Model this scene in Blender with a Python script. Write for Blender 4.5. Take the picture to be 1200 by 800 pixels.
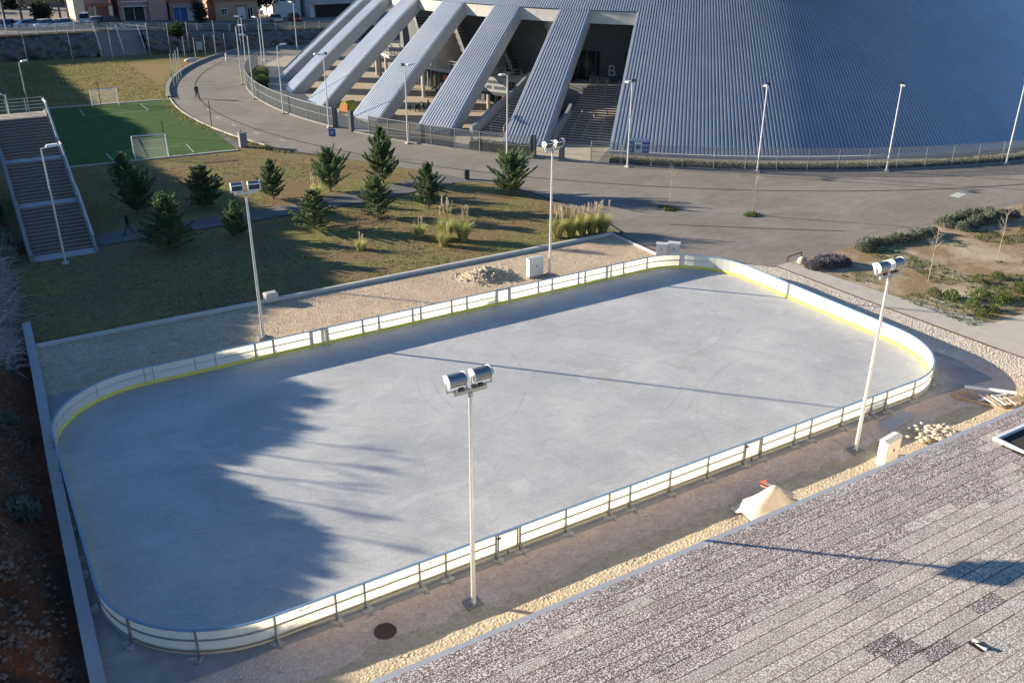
import bpy, bmesh, math, random
from mathutils import Vector, Matrix, noise
R_ = math.radians
for o in list(bpy.data.objects): bpy.data.objects.remove(o)
scene = bpy.context.scene
COL = scene.collection
# ---------------------------------------------------------------- camera, sky, sun, exposure
def look():
    yaw, pit, rol = .5477, .4361, .0056
    fw = Vector((math.sin(yaw)*math.cos(pit), math.cos(yaw)*math.cos(pit), -math.sin(pit)))
    rt = Vector((math.cos(yaw), -math.sin(yaw), 0)); up = rt.cross(fw)
    c, s = math.cos(rol), math.sin(rol)
    r2 = rt*c + up*s; u2 = up*c - rt*s
    return Matrix((( r2.x, u2.x, -fw.x), (r2.y, u2.y, -fw.y), (r2.z, u2.z, -fw.z)))
cam = bpy.data.cameras.new('camera'); camo = bpy.data.objects.new('camera', cam); COL.objects.link(camo)
camo.matrix_world = Matrix.Translation((-20.618, -32.565, 20.653)) @ look().to_4x4()
cam.sensor_fit = 'HORIZONTAL'; cam.sensor_width = 36; cam.lens = 36*1060.2/1200
cam.clip_start = .5; cam.clip_end = 3000
scene.camera = camo
SUN_EL = R_(14.6); SX, SY = -.697, .717            # horizontal direction towards the sun
world = bpy.data.worlds.new('World'); scene.world = world; world.use_nodes = True
wn = world.node_tree; bg = wn.nodes['Background']
sky = wn.nodes.new('ShaderNodeTexSky'); sky.sky_type = 'NISHITA'; sky.sun_disc = False
sky.sun_elevation = SUN_EL; sky.sun_rotation = math.atan2(SX, SY); sky.altitude = 50
sky.air_density = 1.0; sky.dust_density = .15; sky.ozone_density = 5.0
wn.links.new(sky.outputs[0], bg.inputs[0]); bg.inputs[1].default_value = .072
sl = bpy.data.lights.new('sun', 'SUN'); sl.energy = 4.9; sl.angle = R_(.53); sl.color = (1, .88, .71)
so = bpy.data.objects.new('sun', sl); COL.objects.link(so)
so.rotation_euler = Vector((SX*math.cos(SUN_EL), SY*math.cos(SUN_EL), math.sin(SUN_EL))).to_track_quat('Z', 'Y').to_euler()
so.location = (-60, 60, 60)
scene.view_settings.view_transform = 'Standard'; scene.view_settings.look = 'None'
scene.view_settings.exposure = 1.38; scene.view_settings.gamma = 1
scene.view_settings.use_curve_mapping = False
scene.render.engine = 'CYCLES'
scene.cycles.max_bounces = 6; scene.cycles.diffuse_bounces = 3; scene.cycles.transparent_max_bounces = 12

# ---------------------------------------------------------------- materials
class N:
    def __init__(s, name):
        s.m = bpy.data.materials.new(name); s.m.use_nodes = True; s.t = s.m.node_tree
        s.b = s.t.nodes['Principled BSDF']; s.out = s.t.nodes['Material Output']
    def n(s, k, **kw):
        x = s.t.nodes.new(k)
        for a, v in kw.items(): setattr(x, a, v)
        return x
    def L(s, a, b): s.t.links.new(a, b)
    def pos(s, scale=(1, 1, 1), rot=(0, 0, 0), obj=False):
        g = s.n('ShaderNodeTexCoord').outputs['Object'] if obj else s.n('ShaderNodeNewGeometry').outputs['Position']
        mp = s.n('ShaderNodeMapping'); mp.inputs['Scale'].default_value = scale; mp.inputs['Rotation'].default_value = rot
        s.L(g, mp.inputs[0]); return mp.outputs[0]
    def noise(s, vec, sc, det=6, rough=.6, dist=0):
        x = s.n('ShaderNodeTexNoise'); s.L(vec, x.inputs['Vector'])
        x.inputs['Scale'].default_value = sc; x.inputs['Detail'].default_value = det
        x.inputs['Roughness'].default_value = rough; x.inputs['Distortion'].default_value = dist
        return x.outputs['Fac']
    def vor(s, vec, sc, out='Distance', feat='F1'):
        x = s.n('ShaderNodeTexVoronoi', feature=feat); s.L(vec, x.inputs['Vector']); x.inputs['Scale'].default_value = sc
        return x.outputs[out]
    def ramp(s, f, stops, interp='LINEAR'):
        x = s.n('ShaderNodeValToRGB'); x.color_ramp.interpolation = interp
        while len(x.color_ramp.elements) < len(stops): x.color_ramp.elements.new(.5)
        for e, (p, c) in zip(x.color_ramp.elements, stops):
            e.position = p; e.color = (*c, 1) if isinstance(c, (tuple, list)) else (c, c, c, 1)
        s.L(f, x.inputs[0]); return x.outputs[0]
    def mix(s, f, a, b, mode='MIX'):
        x = s.n('ShaderNodeMix', data_type='RGBA', blend_type=mode)
        for i, v in ((0, f), (6, a), (7, b)):
            if hasattr(v, 'is_linked') or hasattr(v, 'links'): s.L(v, x.inputs[i])
            elif isinstance(v, (tuple, list)): x.inputs[i].default_value = (*v, 1)
            else: x.inputs[i].default_value = v
        return x.outputs[2]
    def bump(s, h, st=.5, d=.02):
        x = s.n('ShaderNodeBump'); x.inputs['Strength'].default_value = st; x.inputs['Distance'].default_value = d
        s.L(h, x.inputs['Height']); s.L(x.outputs[0], s.b.inputs['Normal']); return x.outputs[0]
    def fin(s, col, rough=.85, metal=0, spec=.3):
        if isinstance(col, (tuple, list)): s.b.inputs['Base Color'].default_value = (*col, 1)
        else: s.L(col, s.b.inputs['Base Color'])
        if isinstance(rough, (int, float)): s.b.inputs['Roughness'].default_value = rough
        else: s.L(rough, s.b.inputs['Roughness'])
        s.b.inputs['Metallic'].default_value = metal; s.b.inputs['Specular IOR Level'].default_value = spec
        return s.m
def sc3(c, k): return tuple(min(1, v*k) for v in c)
def mottled(name, c, var=.25, scale=3, rough=.8, metal=0, bump=.15, bsc=30, spec=.3, obj=False):
    n = N(name); p = n.pos(obj=obj)
    f = n.noise(p, scale, 8, .65)
    col = n.ramp(f, [(.25, sc3(c, 1-var)), (.75, sc3(c, 1+var))])
    if bump: n.bump(n.noise(p, bsc, 4, .6), bump, .01)
    return n.fin(col, rough, metal, spec)
M = {}
def mat_rink():
    n = N('rink_concrete'); p = n.pos()
    big = n.noise(p, .22, 5, .6, .4); mid = n.noise(n.pos((1, 2.6, 1), (0, 0, .5)), .9, 8, .7, 1.2); fine = n.noise(p, 9, 6, .7)
    col = n.ramp(mid, [(.28, (.35, .36, .37)), (.5, (.45, .455, .46)), (.70, (.56, .555, .545))])
    col = n.mix(.6, col, n.ramp(big, [(.3, (.32, .335, .355)), (.7, (.58, .57, .55))]), 'MIX')
    col = n.mix(.30, col, n.ramp(fine, [(.3, .25), (.7, .75)]), 'OVERLAY')
    sw = n.noise(n.pos((.5, 6, 1), (0, 0, .62)), 1.3, 6, .7, 1.5); col = n.mix(.15, col, n.ramp(sw, [(.3, .3), (.7, .7)]), 'OVERLAY')
    sw2 = n.noise(n.pos((7, .6, 1), (0, 0, .35)), 1.0, 6, .7, 2.0); col = n.mix(.08, col, n.ramp(sw2, [(.3, .3), (.7, .7)]), 'OVERLAY')
    col = n.mix(1.0, col, (1.0, 1.0, .975), 'MULTIPLY')
    # trowel and tyre arcs
    w = n.n('ShaderNodeTexWave', wave_type='RINGS', rings_direction='Z'); w.inputs['Scale'].default_value = .16; w.inputs['Distortion'].default_value = 5
    w.inputs['Detail'].default_value = 2; w.inputs['Detail Scale'].default_value = .35
    mp = n.n('ShaderNodeMapping'); mp.inputs['Location'].default_value = (23, 17, 0); mp.inputs['Scale'].default_value = (1, 1.3, 1); n.L(n.pos(), mp.inputs[0]); n.L(mp.outputs[0], w.inputs['Vector'])
    arc = n.ramp(w.outputs['Fac'], [(.0, .0), (.90, .0), (.96, 1.0), (1, .0)])
    msk = n.ramp(n.noise(p, .35, 3), [(.44, .0), (.62, .65)])
    col = n.mix(n.mix(1.0, arc, msk, 'MULTIPLY'), col, (.33, .34, .35))
    geo = n.n('ShaderNodeNewGeometry').outputs['Position']; brk = n.ramp(n.noise(p, .28, 4, .6), [(.42, .0), (.58, .75)])
    for (ax, ay, ar_, aw) in ((2.5, 1.0, 6.2, .10), (2.5, 1.0, 7.0, .07), (-6.5, 5.0, 8.2, .12), (9.5, 4.5, 5.0, .08), (9.5, 4.5, 5.5, .06), (-11, -2, 4.2, .09), (13, -12, 9.5, .10)):
        sb_ = n.n('ShaderNodeVectorMath', operation='SUBTRACT'); n.L(geo, sb_.inputs[0]); sb_.inputs[1].default_value = (ax, ay, 0)
        ln = n.n('ShaderNodeVectorMath', operation='LENGTH'); n.L(sb_.outputs[0], ln.inputs[0])
        d1 = n.n('ShaderNodeMath', operation='SUBTRACT'); n.L(ln.outputs['Value'], d1.inputs[0]); d1.inputs[1].default_value = ar_
        d2 = n.n('ShaderNodeMath', operation='ABSOLUTE'); n.L(d1.outputs[0], d2.inputs[0])
        mr_ = n.n('ShaderNodeMapRange'); n.L(d2.outputs[0], mr_.inputs[0]); mr_.inputs[1].default_value = 0; mr_.inputs[2].default_value = aw; mr_.inputs[3].default_value = .55; mr_.inputs[4].default_value = 0
        col = n.mix(n.mix(1.0, mr_.outputs[0], brk, 'MULTIPLY'), col, (.29, .30, .31))
    pale = n.ramp(n.noise(p, .45, 4, .6, 1.5), [(.58, .0), (.72, .5)]); col = n.mix(pale, col, (.60, .60, .585))
    dk = n.ramp(n.noise(n.pos((1, 1, 1), (0, 0, 1.1)), .38, 5, .65, 1.0), [(.60, .0), (.76, .5)]); col = n.mix(dk, col, (.33, .345, .36))
    st = n.ramp(n.noise(n.pos(), .33, 3), [(.60, .0), (.74, .4)])
    col = n.mix(st, col, (.42, .37, .26))
    n.bump(fine, .08, .005)
    return n.fin(col, n.ramp(mid, [(.3, .55), (.7, .8)]), 0, .35)
M['rink'] = mat_rink()
def mat_slab():
    n = N('slab_concrete'); p = n.pos()
    a = n.noise(p, .7, 8, .7, .8); col = n.ramp(a, [(.3, (.20, .215, .23)), (.55, (.30, .30, .30)), (.75, (.40, .38, .35))])
    n.bump(n.noise(p, 20, 5), .15, .006); return n.fin(col, .75)
M['slab'] = mat_slab()
def mat_gravel(name, c1, c2, c3, sc=9, big=.5, bump=1.0, speck=.25):
    n = N(name); p = n.pos()
    cell = n.vor(p, sc, 'Color'); d = n.vor(p, sc); sep = n.n('ShaderNodeSeparateColor'); n.L(cell, sep.inputs[0])
    col = n.ramp(sep.outputs[0], [(0, c1), (.45, c2), (.8, c2), (1, c3)])
    col = n.mix(n.ramp(n.noise(p, big, 6, .65), [(.35, .0), (.7, .75)]), col, c1)
    col = n.mix(.5, col, n.ramp(n.noise(p, 2.2, 8, .7), [(.25, .3), (.75, .72)]), 'OVERLAY')
    col = n.mix(n.ramp(n.noise(p, sc*.55, 3, .6), [(.62, .0), (.72, speck)]), col, sc3(c1, .35))
    col = n.mix(n.ramp(n.noise(p, .8, 5, .6, 1), [(.55, .0), (.75, .35)]), col, c3)
    h = n.mix(.5, n.ramp(d, [(0, 1.0), (.6, .0)]), n.noise(p, 1.5, 5))
    n.bump(h, bump, .05); return n.fin(col, .95, 0, .15)
M['gravel_back'] = mat_gravel('back_gravel', (.40, .305, .205), (.57, .45, .30), (.74, .65, .52), 13, .35)
M['gravel_front'] = mat_gravel('front_gravel', (.54, .42, .345), (.66, .53, .435), (.74, .65, .555), 12, .45, 1.0, .7)
M['sunlit_gravel'] = mat_gravel('sunlit_tone_gravel', (.44, .36, .245), (.54, .45, .31), (.64, .56, .42), 9, .6, .8)  # yellow sunlit tone of the front gravel, painted into its colour
M['gravel_white'] = mat_gravel('white_gravel', (.46, .41, .34), (.62, .55, .45), (.80, .75, .66), 11, .3, .8)
def mat_lawn(name, g1, g2, brown, bsc=.18, thr=(.42, .62), sc=1):
    n = N(name); p = n.pos()
    col = n.ramp(n.noise(p, 1.6*sc, 8, .7), [(.3, g1), (.7, g2)])
    br = n.ramp(n.noise(p, bsc, 7, .68, .6), [(thr[0], .0), (thr[1], 1.0)])
    col = n.mix(br, col, brown)
    col = n.mix(.75, col, n.ramp(n.noise(p, 7*sc, 7, .75), [(.25, .22), (.75, .78)]), 'OVERLAY')
    h = n.noise(p, 5*sc, 8, .75); n.bump(h, .8, .06); return n.fin(col, .95, 0, .04)
M['lawn'] = mat_lawn('lawn_grass', (.125, .135, .043), (.30, .275, .11), (.225, .165, .09), .2, (.38, .54))
M['field'] = mat_lawn('field_grass', (.12, .125, .038), (.25, .22, .08), (.28, .205, .10), .07, (.40, .62), .6)
M['ground'] = mat_lawn('ground_dry', (.08, .09, .03), (.14, .12, .05), (.15, .11, .07), .05, (.4, .6), .5)
M['bed'] = mat_lawn('bed_soil', (.22, .15, .08), (.36, .265, .155), (.52, .44, .31), .22, (.46, .66), 1.4)
M['turf'] = mottled('pitch_turf', (.075, .125, .042), .22, .6, .95, bump=.3, bsc=14, spec=.04)
M['line'] = mottled('white_line', (.50, .52, .47), .12, 4, .8, bump=0)
def mat_asphalt():
    n = N('asphalt'); p = n.pos()
    col = n.ramp(n.noise(p, .16, 7, .65, .5), [(.3, (.21, .185, .156)), (.7, (.295, .262, .222))])
    col = n.mix(.6, col, n.ramp(n.noise(n.pos((1, 3, 1), (0, 0, -.9)), .5, 8, .7, .8), [(.25, .33), (.75, .66)]), 'OVERLAY')
    col = n.mix(.35, col, n.ramp(n.noise(p, 30, 4, .7), [(.3, .2), (.7, .8)]), 'OVERLAY')
    n.bump(n.noise(p, 40, 3), .3, .01); return n.fin(col, .9, 0, .12)
M['asphalt'] = mat_asphalt()
M['paving'] = mottled('beige_paving', (.42, .36, .27), .15, .8, .8, bump=.1)
M['pavestrip'] = mottled('concrete_paving', (.47, .43, .365), .16, 1.1, .85, bump=.2, bsc=25)
M['path'] = mottled('path_asphalt', (.15, .142, .137), .2, .9, .9, bump=.25)
M['kerb'] = mottled('kerb_concrete', (.56, .54, .50), .15, 2, .8)
M['wallc'] = mottled('wall_concrete', (.40, .41, .42), .15, 1.2, .8, bump=.15)
M['riser_shade'] = mottled('step_riser_shade', (.16, .115, .095), .2, 2, .9)  # dark risers below paler tread fronts: step shading painted as colour
M['drain'] = mottled('drain_dark', (.085, .055, .045), .3, 2, .8)
M['galv'] = mottled('galvanised_steel', (.36, .37, .38), .18, 5, .45, .75, 0)
M['pole'] = mottled('pole_steel', (.62, .62, .60), .1, 3, .42, .35, 0, spec=.5)
M['alu'] = mottled('aluminium_housing', (.24, .25, .27), .2, 6, .45, .75, 0)
M['trimalu'] = mottled('aluminium_trim', (.62, .64, .68), .08, 6, .35, .6, 0)
M['whitep'] = mottled('white_paint', (.78, .78, .76), .05, 3, .45, bump=0, spec=.5)
M['darkmet'] = mottled('dark_metal', (.06, .065, .07), .2, 4, .5, .4, 0)
M['mortar'] = mottled('mortar', (.50, .49, .47), .25, 6, .9)
M['black'] = mottled('black_plastic', (.02, .02, .022), .2, 4, .55, 0, 0)
M['glassd'] = mottled('dark_glass', (.015, .02, .028), .2, 2, .08, 0, 0, spec=.6)
M['lens'] = mottled('floodlight_glass', (.06, .08, .12), .15, 3, .06, .5, 0, spec=.8)
def mat_board():
    n = N('board_polyethylene'); p = n.pos()
    col = n.ramp(n.noise(p, 1.5, 5), [(.3, (.80, .79, .74)), (.7, (.88, .87, .83))])
    col = n.mix(n.ramp(n.noise(n.pos((1, 1, .25)), 5, 6, .7), [(.55, .0), (.8, .45)]), col, (.52, .50, .46))
    n.fin(col, .35, 0, .5)
    tr = n.n('ShaderNodeBsdfTranslucent'); tr.inputs[0].default_value = (.95, .88, .68, 1)
    mx = n.n('ShaderNodeMixShader'); mx.inputs[0].default_value = .52
    n.L(n.b.outputs[0], mx.inputs[1]); n.L(tr.outputs[0], mx.inputs[2]); n.L(mx.outputs[0], n.out.inputs[0]); return n.m
M['board'] = mat_board()
M['kick'] = mottled('kick_strip_yellow', (.66, .63, .13), .08, 2, .4, bump=0, spec=.5)
M['rail_blue'] = mottled('rail_blue', (.17, .29, .42), .1, 2, .35, bump=0, spec=.5)
def mat_clad():
    n = N('aluminium_cladding'); p = n.pos(obj=True)
    f = n.noise(p, .25, 5, .6); col = n.ramp(f, [(.3, (.42, .455, .50)), (.7, (.48, .515, .565))])
    return n.fin(col, n.ramp(n.noise(p, .6, 4), [(.3, .38), (.7, .48)]), .55, .45)
M['clad'] = mat_clad()
M['cladside'] = mottled('cladding_side', (.36, .38, .41), .08, .6, .45, .4, 0, obj=True)
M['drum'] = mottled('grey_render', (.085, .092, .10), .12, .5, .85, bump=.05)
M['concrete_l'] = mottled('light_concrete', (.46, .44, .40), .12, 1, .85, bump=.1)
M['stairc'] = mottled('stair_concrete', (.25, .24, .23), .15, 1.5, .85, bump=.1)
def mat_mesh(name, c, a):
    n = N(name); n.fin(c, .5, .2, .4)
    tl = n.n('ShaderNodeBsdfTranslucent'); tl.inputs[0].default_value = (*c, 1)
    m1 = n.n('ShaderNodeMixShader'); m1.inputs[0].default_value = .35; n.L(n.b.outputs[0], m1.inputs[1]); n.L(tl.outputs[0], m1.inputs[2])
    tp = n.n('ShaderNodeBsdfTransparent'); m2 = n.n('ShaderNodeMixShader'); m2.inputs[0].default_value = a
    n.L(tp.outputs[0], m2.inputs[1]); n.L(m1.outputs[0], m2.inputs[2]); n.L(m2.outputs[0], n.out.inputs[0]); return n.m
M['mesh'] = mat_mesh('chain_link_mesh', (.24, .25, .26), .36)
M['mesh2'] = mat_mesh('perforated_screen', (.045, .058, .068), .78)
M['net'] = mat_mesh('goal_net', (.5, .5, .5), .22)
def mat_foliage(name, c, var=.45, tr=.36, rough=.6):
    n = N(name); oi = n.n('ShaderNodeObjectInfo'); p = n.pos()
    f = n.noise(p, 2.2, 5, .7)
    col = n.ramp(f, [(.25, sc3(c, 1-var)), (.75, sc3(c, 1+var))])
    hs = n.n('ShaderNodeHueSaturation'); n.L(col, hs.inputs['Color'])
    mr = n.n('ShaderNodeMapRange'); mr.inputs[3].default_value = .8; mr.inputs[4].default_value = 1.2; n.L(oi.outputs['Random'], mr.inputs[0]); n.L(mr.outputs[0], hs.inputs['Value'])
    n.fin(hs.outputs[0], rough, 0, .25)
    tl = n.n('ShaderNodeBsdfTranslucent'); n.L(hs.outputs[0], tl.inputs[0])
    mx = n.n('ShaderNodeMixShader'); mx.inputs[0].default_value = tr
    n.L(n.b.outputs[0], mx.inputs[1]); n.L(tl.outputs[0], mx.inputs[2]); n.L(mx.outputs[0], n.out.inputs[0]); return n.m
M['conifer'] = mat_foliage('cedar_needles', (.135, .19, .09))
M['pampas'] = mat_foliage('pampas_blades', (.50, .50, .19), .35, .5)
M['plume'] = mat_foliage('pampas_plumes', (.58, .50, .36), .25, .4)
M['lav'] = mat_foliage('grey_green_shrub', (.18, .20, .15), .4)
M['lavp'] = mat_foliage('purple_grey_shrub', (.16, .155, .175), .4)
M['weed'] = mat_foliage('bright_weed', (.12, .16, .045), .4, .3)
M['hedge'] = mat_foliage('hedge_leaves', (.26, .25, .12), .5, .35)
M['hedged'] = mat_foliage('dark_hedge_leaves', (.035, .06, .025), .4)
M['leaf'] = mat_foliage('tree_leaves', (.05, .075, .03), .4)
M['leafd'] = mat_foliage('evergreen_leaves', (.03, .04, .022), .4)
M['tuft'] = mat_foliage('grass_tufts', (.26, .25, .095), .5, .35)
M['straw'] = mat_foliage('pale_dry_stalks', (.46, .45, .42), .4, .25)
M['bark'] = mottled('bark', (.16, .125, .09), .3, 6, .9, bump=.4)
M['barkl'] = mottled('pale_bark', (.36, .31, .25), .25, 6, .9, bump=.3)
M['twig'] = mottled('winter_twigs', (.17, .135, .11), .25, 3, .9, bump=0)
def mat_hill():
    n = N('hillside_soil'); p = n.pos()
    a = n.noise(p, .3, 8, .7, .5)
    col = n.ramp(a, [(.32, (.05, .05, .03)), (.43, (.14, .08, .05)), (.54, (.25, .09, .045)), (.68, (.22, .16, .12))])
    col = n.mix(.8, col, n.ramp(n.noise(p, 3, 8, .75), [(.25, .2), (.75, .8)]), 'OVERLAY')
    n.bump(n.noise(p, 3.5, 9, .75), 1, .3); return n.fin(col, .95, 0, .1)
M['hill'] = mat_hill()
M['rockwall'] = mottled('rough_rock_wall', (.15, .135, .12), .55, 1.4, .95, bump=1.0, bsc=2.5)
M['rock'] = mottled('limestone_rubble', (.19, .125, .085), .6, 2.0, .95, bump=.6, bsc=10)
M['rockg'] = mottled('grey_stones', (.47, .40, .30), .3, 3, .95, bump=.4, bsc=14)
M['rockw'] = mottled('pale_stones', (.55, .49, .38), .22, 3, .95, bump=.3, bsc=14)
def mat_tile(name, base, speck, lo, hi, sc):
    n = N(name); oi = n.n('ShaderNodeObjectInfo'); p = n.pos()
    f = n.noise(p, sc, 2, .55)
    col = n.ramp(f, [(lo, base), (hi, speck)])
    col = n.mix(n.ramp(n.noise(p, .9, 5), [(.3, .0), (.75, .35)]), col, base)
    hs = n.n('ShaderNodeHueSaturation'); n.L(col, hs.inputs['Color'])
    mr = n.n('ShaderNodeMapRange'); mr.inputs[3].default_value = .90; mr.inputs[4].default_value = 1.10
    n.L(oi.outputs['Random'], mr.inputs[0]); n.L(mr.outputs[0], hs.inputs['Value'])
    n.bump(f, .5, .01); return n.fin(hs.outputs[0], .85, 0, .25)
M['tile_dark'] = mat_tile('roof_tile_mauve_speckle', (.155, .118, .108), (.74, .68, .65), .48, .58, 25)
M['tile_light'] = mat_tile('roof_tile_beige_speckle', (.26, .22, .185), (.74, .69, .63), .46, .60, 25)
M['tile_black'] = mat_tile('roof_tile_dark_speckle', (.10, .08, .078), (.70, .65, .62), .50, .60, 25)
M['roofdeck'] = mottled('roof_joint', (.05, .04, .038), .2, 3, .9)
M['trim'] = mottled('roof_edge_metal', (.50, .50, .50), .08, 2, .5, .3, 0)
M['wood'] = mottled('old_timber', (.42, .31, .20), .35, 3, .85, bump=.3)
M['sack'] = mottled('cream_sheet', (.62, .54, .42), .12, 2, .7, bump=.2, bsc=6)
M['red'] = mottled('red_plastic', (.52, .09, .06), .2, 3, .5)
M['teal'] = mottled('skylight_teal', (.05, .12, .13), .2, 2, .2, 0, 0, spec=.6)
M['cab'] = mottled('cabinet_polyester', (.70, .66, .57), .06, 3, .5, bump=0, spec=.4)
M['cabg'] = mottled('cabinet_grey', (.60, .60, .58), .06, 3, .5, bump=0, spec=.4)
M['cabg2'] = mottled('post_line_grey', (.40, .41, .42), .1, 3, .5, bump=0)
M['blue_sign'] = mottled('blue_sign', (.05, .15, .42), .1, 4, .4, bump=0)
M['yellow'] = mottled('olive_yellow_tarp', (.27, .23, .03), .3, 3, .6)
M['orange'] = mottled('orange_panel', (.42, .15, .04), .3, 3, .6)
M['signg'] = mottled('sign_panel', (.34, .36, .36), .06, 2, .6, bump=0)
M['signt'] = mottled('sign_lettering', (.12, .14, .17), .1, 3, .6, bump=0)
M['skin'] = mottled('skin', (.45, .28, .2), .1, 6, .6, bump=0)
M['jacket'] = mottled('dark_jacket', (.025, .025, .03), .2, 8, .85, bump=0)
M['jeans'] = mottled('blue_jeans', (.06, .09, .16), .2, 8, .9, bump=0)
M['hair'] = mottled('dark_hair', (.02, .015, .012), .2, 9, .7, bump=0)
M['clay'] = mottled('red_clay', (.33, .11, .05), .3, 1.2, .95, bump=.4, bsc=4)
for k, c in dict(pink=(.40, .20, .17), tan=(.42, .26, .17), rose=(.40, .24, .21), cream=(.62, .52, .38), white=(.66, .64, .62), ochre=(.45, .33, .2), warmwhite=(.80, .72, .60)).items():
    M['h_'+k] = mottled('render_'+k, c, .1, .8, .85, bump=.08)
M['rooft'] = mottled('terracotta_roof', (.33, .12, .07), .3, 2, .85, bump=.4, bsc=6)
for k, c in dict(white=(.75, .75, .74), silver=(.45, .46, .48), black=(.03, .03, .035), red=(.35, .03, .03), blue=(.08, .13, .25)).items():
    M['car_'+k] = mottled('car_paint_'+k, c, .03, 2, .25, .2, 0, spec=.6)

# ---------------------------------------------------------------- builders
class MB:
    def __init__(s): s.v = []; s.f = []; s.mi = []
    def add(s, vs, fs, mi=0):
        k = len(s.v); s.v += [tuple(v) for v in vs]; s.f += [tuple(i+k for i in f) for f in fs]; s.mi += [mi]*len(fs); return s
    def box(s, a, b, mi=0):
        x0, y0, z0 = a; x1, y1, z1 = b
        return s.add([(x0,y0,z0),(x1,y0,z0),(x1,y1,z0),(x0,y1,z0),(x0,y0,z1),(x1,y0,z1),(x1,y1,z1),(x0,y1,z1)],
                     [(0,3,2,1),(4,5,6,7),(0,1,5,4),(1,2,6,5),(2,3,7,6),(3,0,4,7)], mi)
    def obox(s, c, sx, sy, sz, rz=0, mi=0):   # centre of base
        ca, sa = math.cos(rz), math.sin(rz); vs = []
        for z in (0, sz):
            for x, y in ((-sx/2,-sy/2),(sx/2,-sy/2),(sx/2,sy/2),(-sx/2,sy/2)):
                vs.append((c[0]+x*ca-y*sa, c[1]+x*sa+y*ca, c[2]+z))
        return s.add(vs, [(0,3,2,1),(4,5,6,7),(0,1,5,4),(1,2,6,5),(2,3,7,6),(3,0,4,7)], mi)
    def bar(s, p0, p1, w, h, mi=0):
        p0 = Vector(p0); p1 = Vector(p1); d = (p1-p0).normalized()
        up = Vector((0,0,1)) if abs(d.z) < .95 else Vector((0,1,0))
        r = d.cross(up).normalized(); u = r.cross(d).normalized(); vs = []
        for p in (p0, p1):
            for a, b in ((-1,-1),(1,-1),(1,1),(-1,1)): vs.append(p + r*(a*w/2) + u*(b*h/2))
        return s.add(vs, [(0,1,2,3),(7,6,5,4),(0,4,5,1),(1,5,6,2),(2,6,7,3),(3,7,4,0)], mi)
    def cyl(s, p0, p1, r0, r1=None, n=10, mi=0, caps=True):
        r1 = r0 if r1 is None else r1; p0 = Vector(p0); p1 = Vector(p1); d = (p1-p0).normalized()
        up = Vector((0,0,1)) if abs(d.z) < .95 else Vector((1,0,0))
        r = d.cross(up).normalized(); u = r.cross(d); vs = []
        for p, rr in ((p0, r0), (p1, r1)):
            for i in range(n):
                a = 2*math.pi*i/n; vs.append(p + r*(rr*math.cos(a)) + u*(rr*math.sin(a)))
        fs = [(i, (i+1) % n, n+(i+1) % n, n+i) for i in range(n)]
        if caps: fs += [tuple(range(n-1, -1, -1)), tuple(range(n, 2*n))]
        return s.add(vs, fs, mi)
    def prism(s, poly, z0, z1, mi=0):
        n = len(poly); vs = [(x, y, z0) for x, y in poly] + [(x, y, z1) for x, y in poly]
        return s.add(vs, [tuple(range(n-1, -1, -1)), tuple(range(n, 2*n))] + [(i, (i+1) % n, n+(i+1) % n, n+i) for i in range(n)], mi)
    def sheet(s, poly, z, mi=0): return s.add([(x, y, z) for x, y in poly], [tuple(range(len(poly)))], mi)
    def quad(s, a, b, c, d, mi=0): return s.add([a, b, c, d], [(0, 1, 2, 3)], mi)
    def mesh(s, name, mats, smooth=False):
        me = bpy.data.meshes.new(name); me.from_pydata(s.v, [], s.f)
        for m in (mats if isinstance(mats, (list, tuple)) else [mats]): me.materials.append(m)
        if isinstance(mats, (list, tuple)) and len(mats) > 1: me.polygons.foreach_set('material_index', s.mi)
        if smooth: me.polygons.foreach_set('use_smooth', [True]*len(me.polygons))
        me.update(); return me
    def build(s, name, mats, parent=None, smooth=False, loc=None, rz=0):
        return link(name, s.mesh(name, mats, smooth), parent, loc, rz)
def link(name, me, parent=None, loc=None, rz=0, sc=None):
    o = bpy.data.objects.new(name, me); COL.objects.link(o)
    if parent is not None: o.parent = parent
    if loc is not None: o.location = loc
    if rz: o.rotation_euler = (0, 0, rz)
    if sc is not None: o.scale = (sc, sc, sc) if isinstance(sc, (int, float)) else sc
    return o
def tag(o, label=None, cat=None, group=None, kind=None):
    for k, v in (('label', label), ('category', cat), ('group', group), ('kind', kind)):
        if v: o[k] = v
    return o
def thing(name, loc, label, cat, group=None, rz=0, sc=None):
    o = link(name, None, None, loc, rz, sc); o.empty_display_size = .3; return tag(o, label, cat, group)
def struct(o): o['kind'] = 'structure'; return o
def clone(o, loc, rz=0, label=None, sc=None, parent=None):
    c = o.copy(); COL.objects.link(c)
    if parent is not None: c.parent = parent
    else:
        c.location = loc; c.rotation_euler = (0, 0, rz)
        if label: c['label'] = label
        if sc is not None: c.scale = (sc, sc, sc) if isinstance(sc, (int, float)) else sc
    for ch in list(o.children): clone(ch, None, parent=c)
    return c
def strip(pts, w, z0, z1):        # a kerb along a polyline
    mb = MB(); L = []
    for i, p in enumerate(pts):
        a = Vector(pts[max(i-1, 0)]); b = Vector(pts[min(i+1, len(pts)-1)]); d = (b-a).normalized(); n = Vector((-d.y, d.x))
        L.append((Vector(p)+n*w/2, Vector(p)-n*w/2))
    vs = []
    for a, b in L: vs += [(a.x,a.y,z0),(b.x,b.y,z0),(b.x,b.y,z1),(a.x,a.y,z1)]
    fs = []
    for i in range(len(L)-1):
        k = 4*i
        for j in range(4): fs.append((k+j, k+4+j, k+4+(j+1) % 4, k+(j+1) % 4))
    fs += [(0,1,2,3), tuple(4*(len(L)-1)+j for j in (3,2,1,0))]
    return mb.add(vs, fs)
AC = (77.0, 79.0)                 # arena centre
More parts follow.
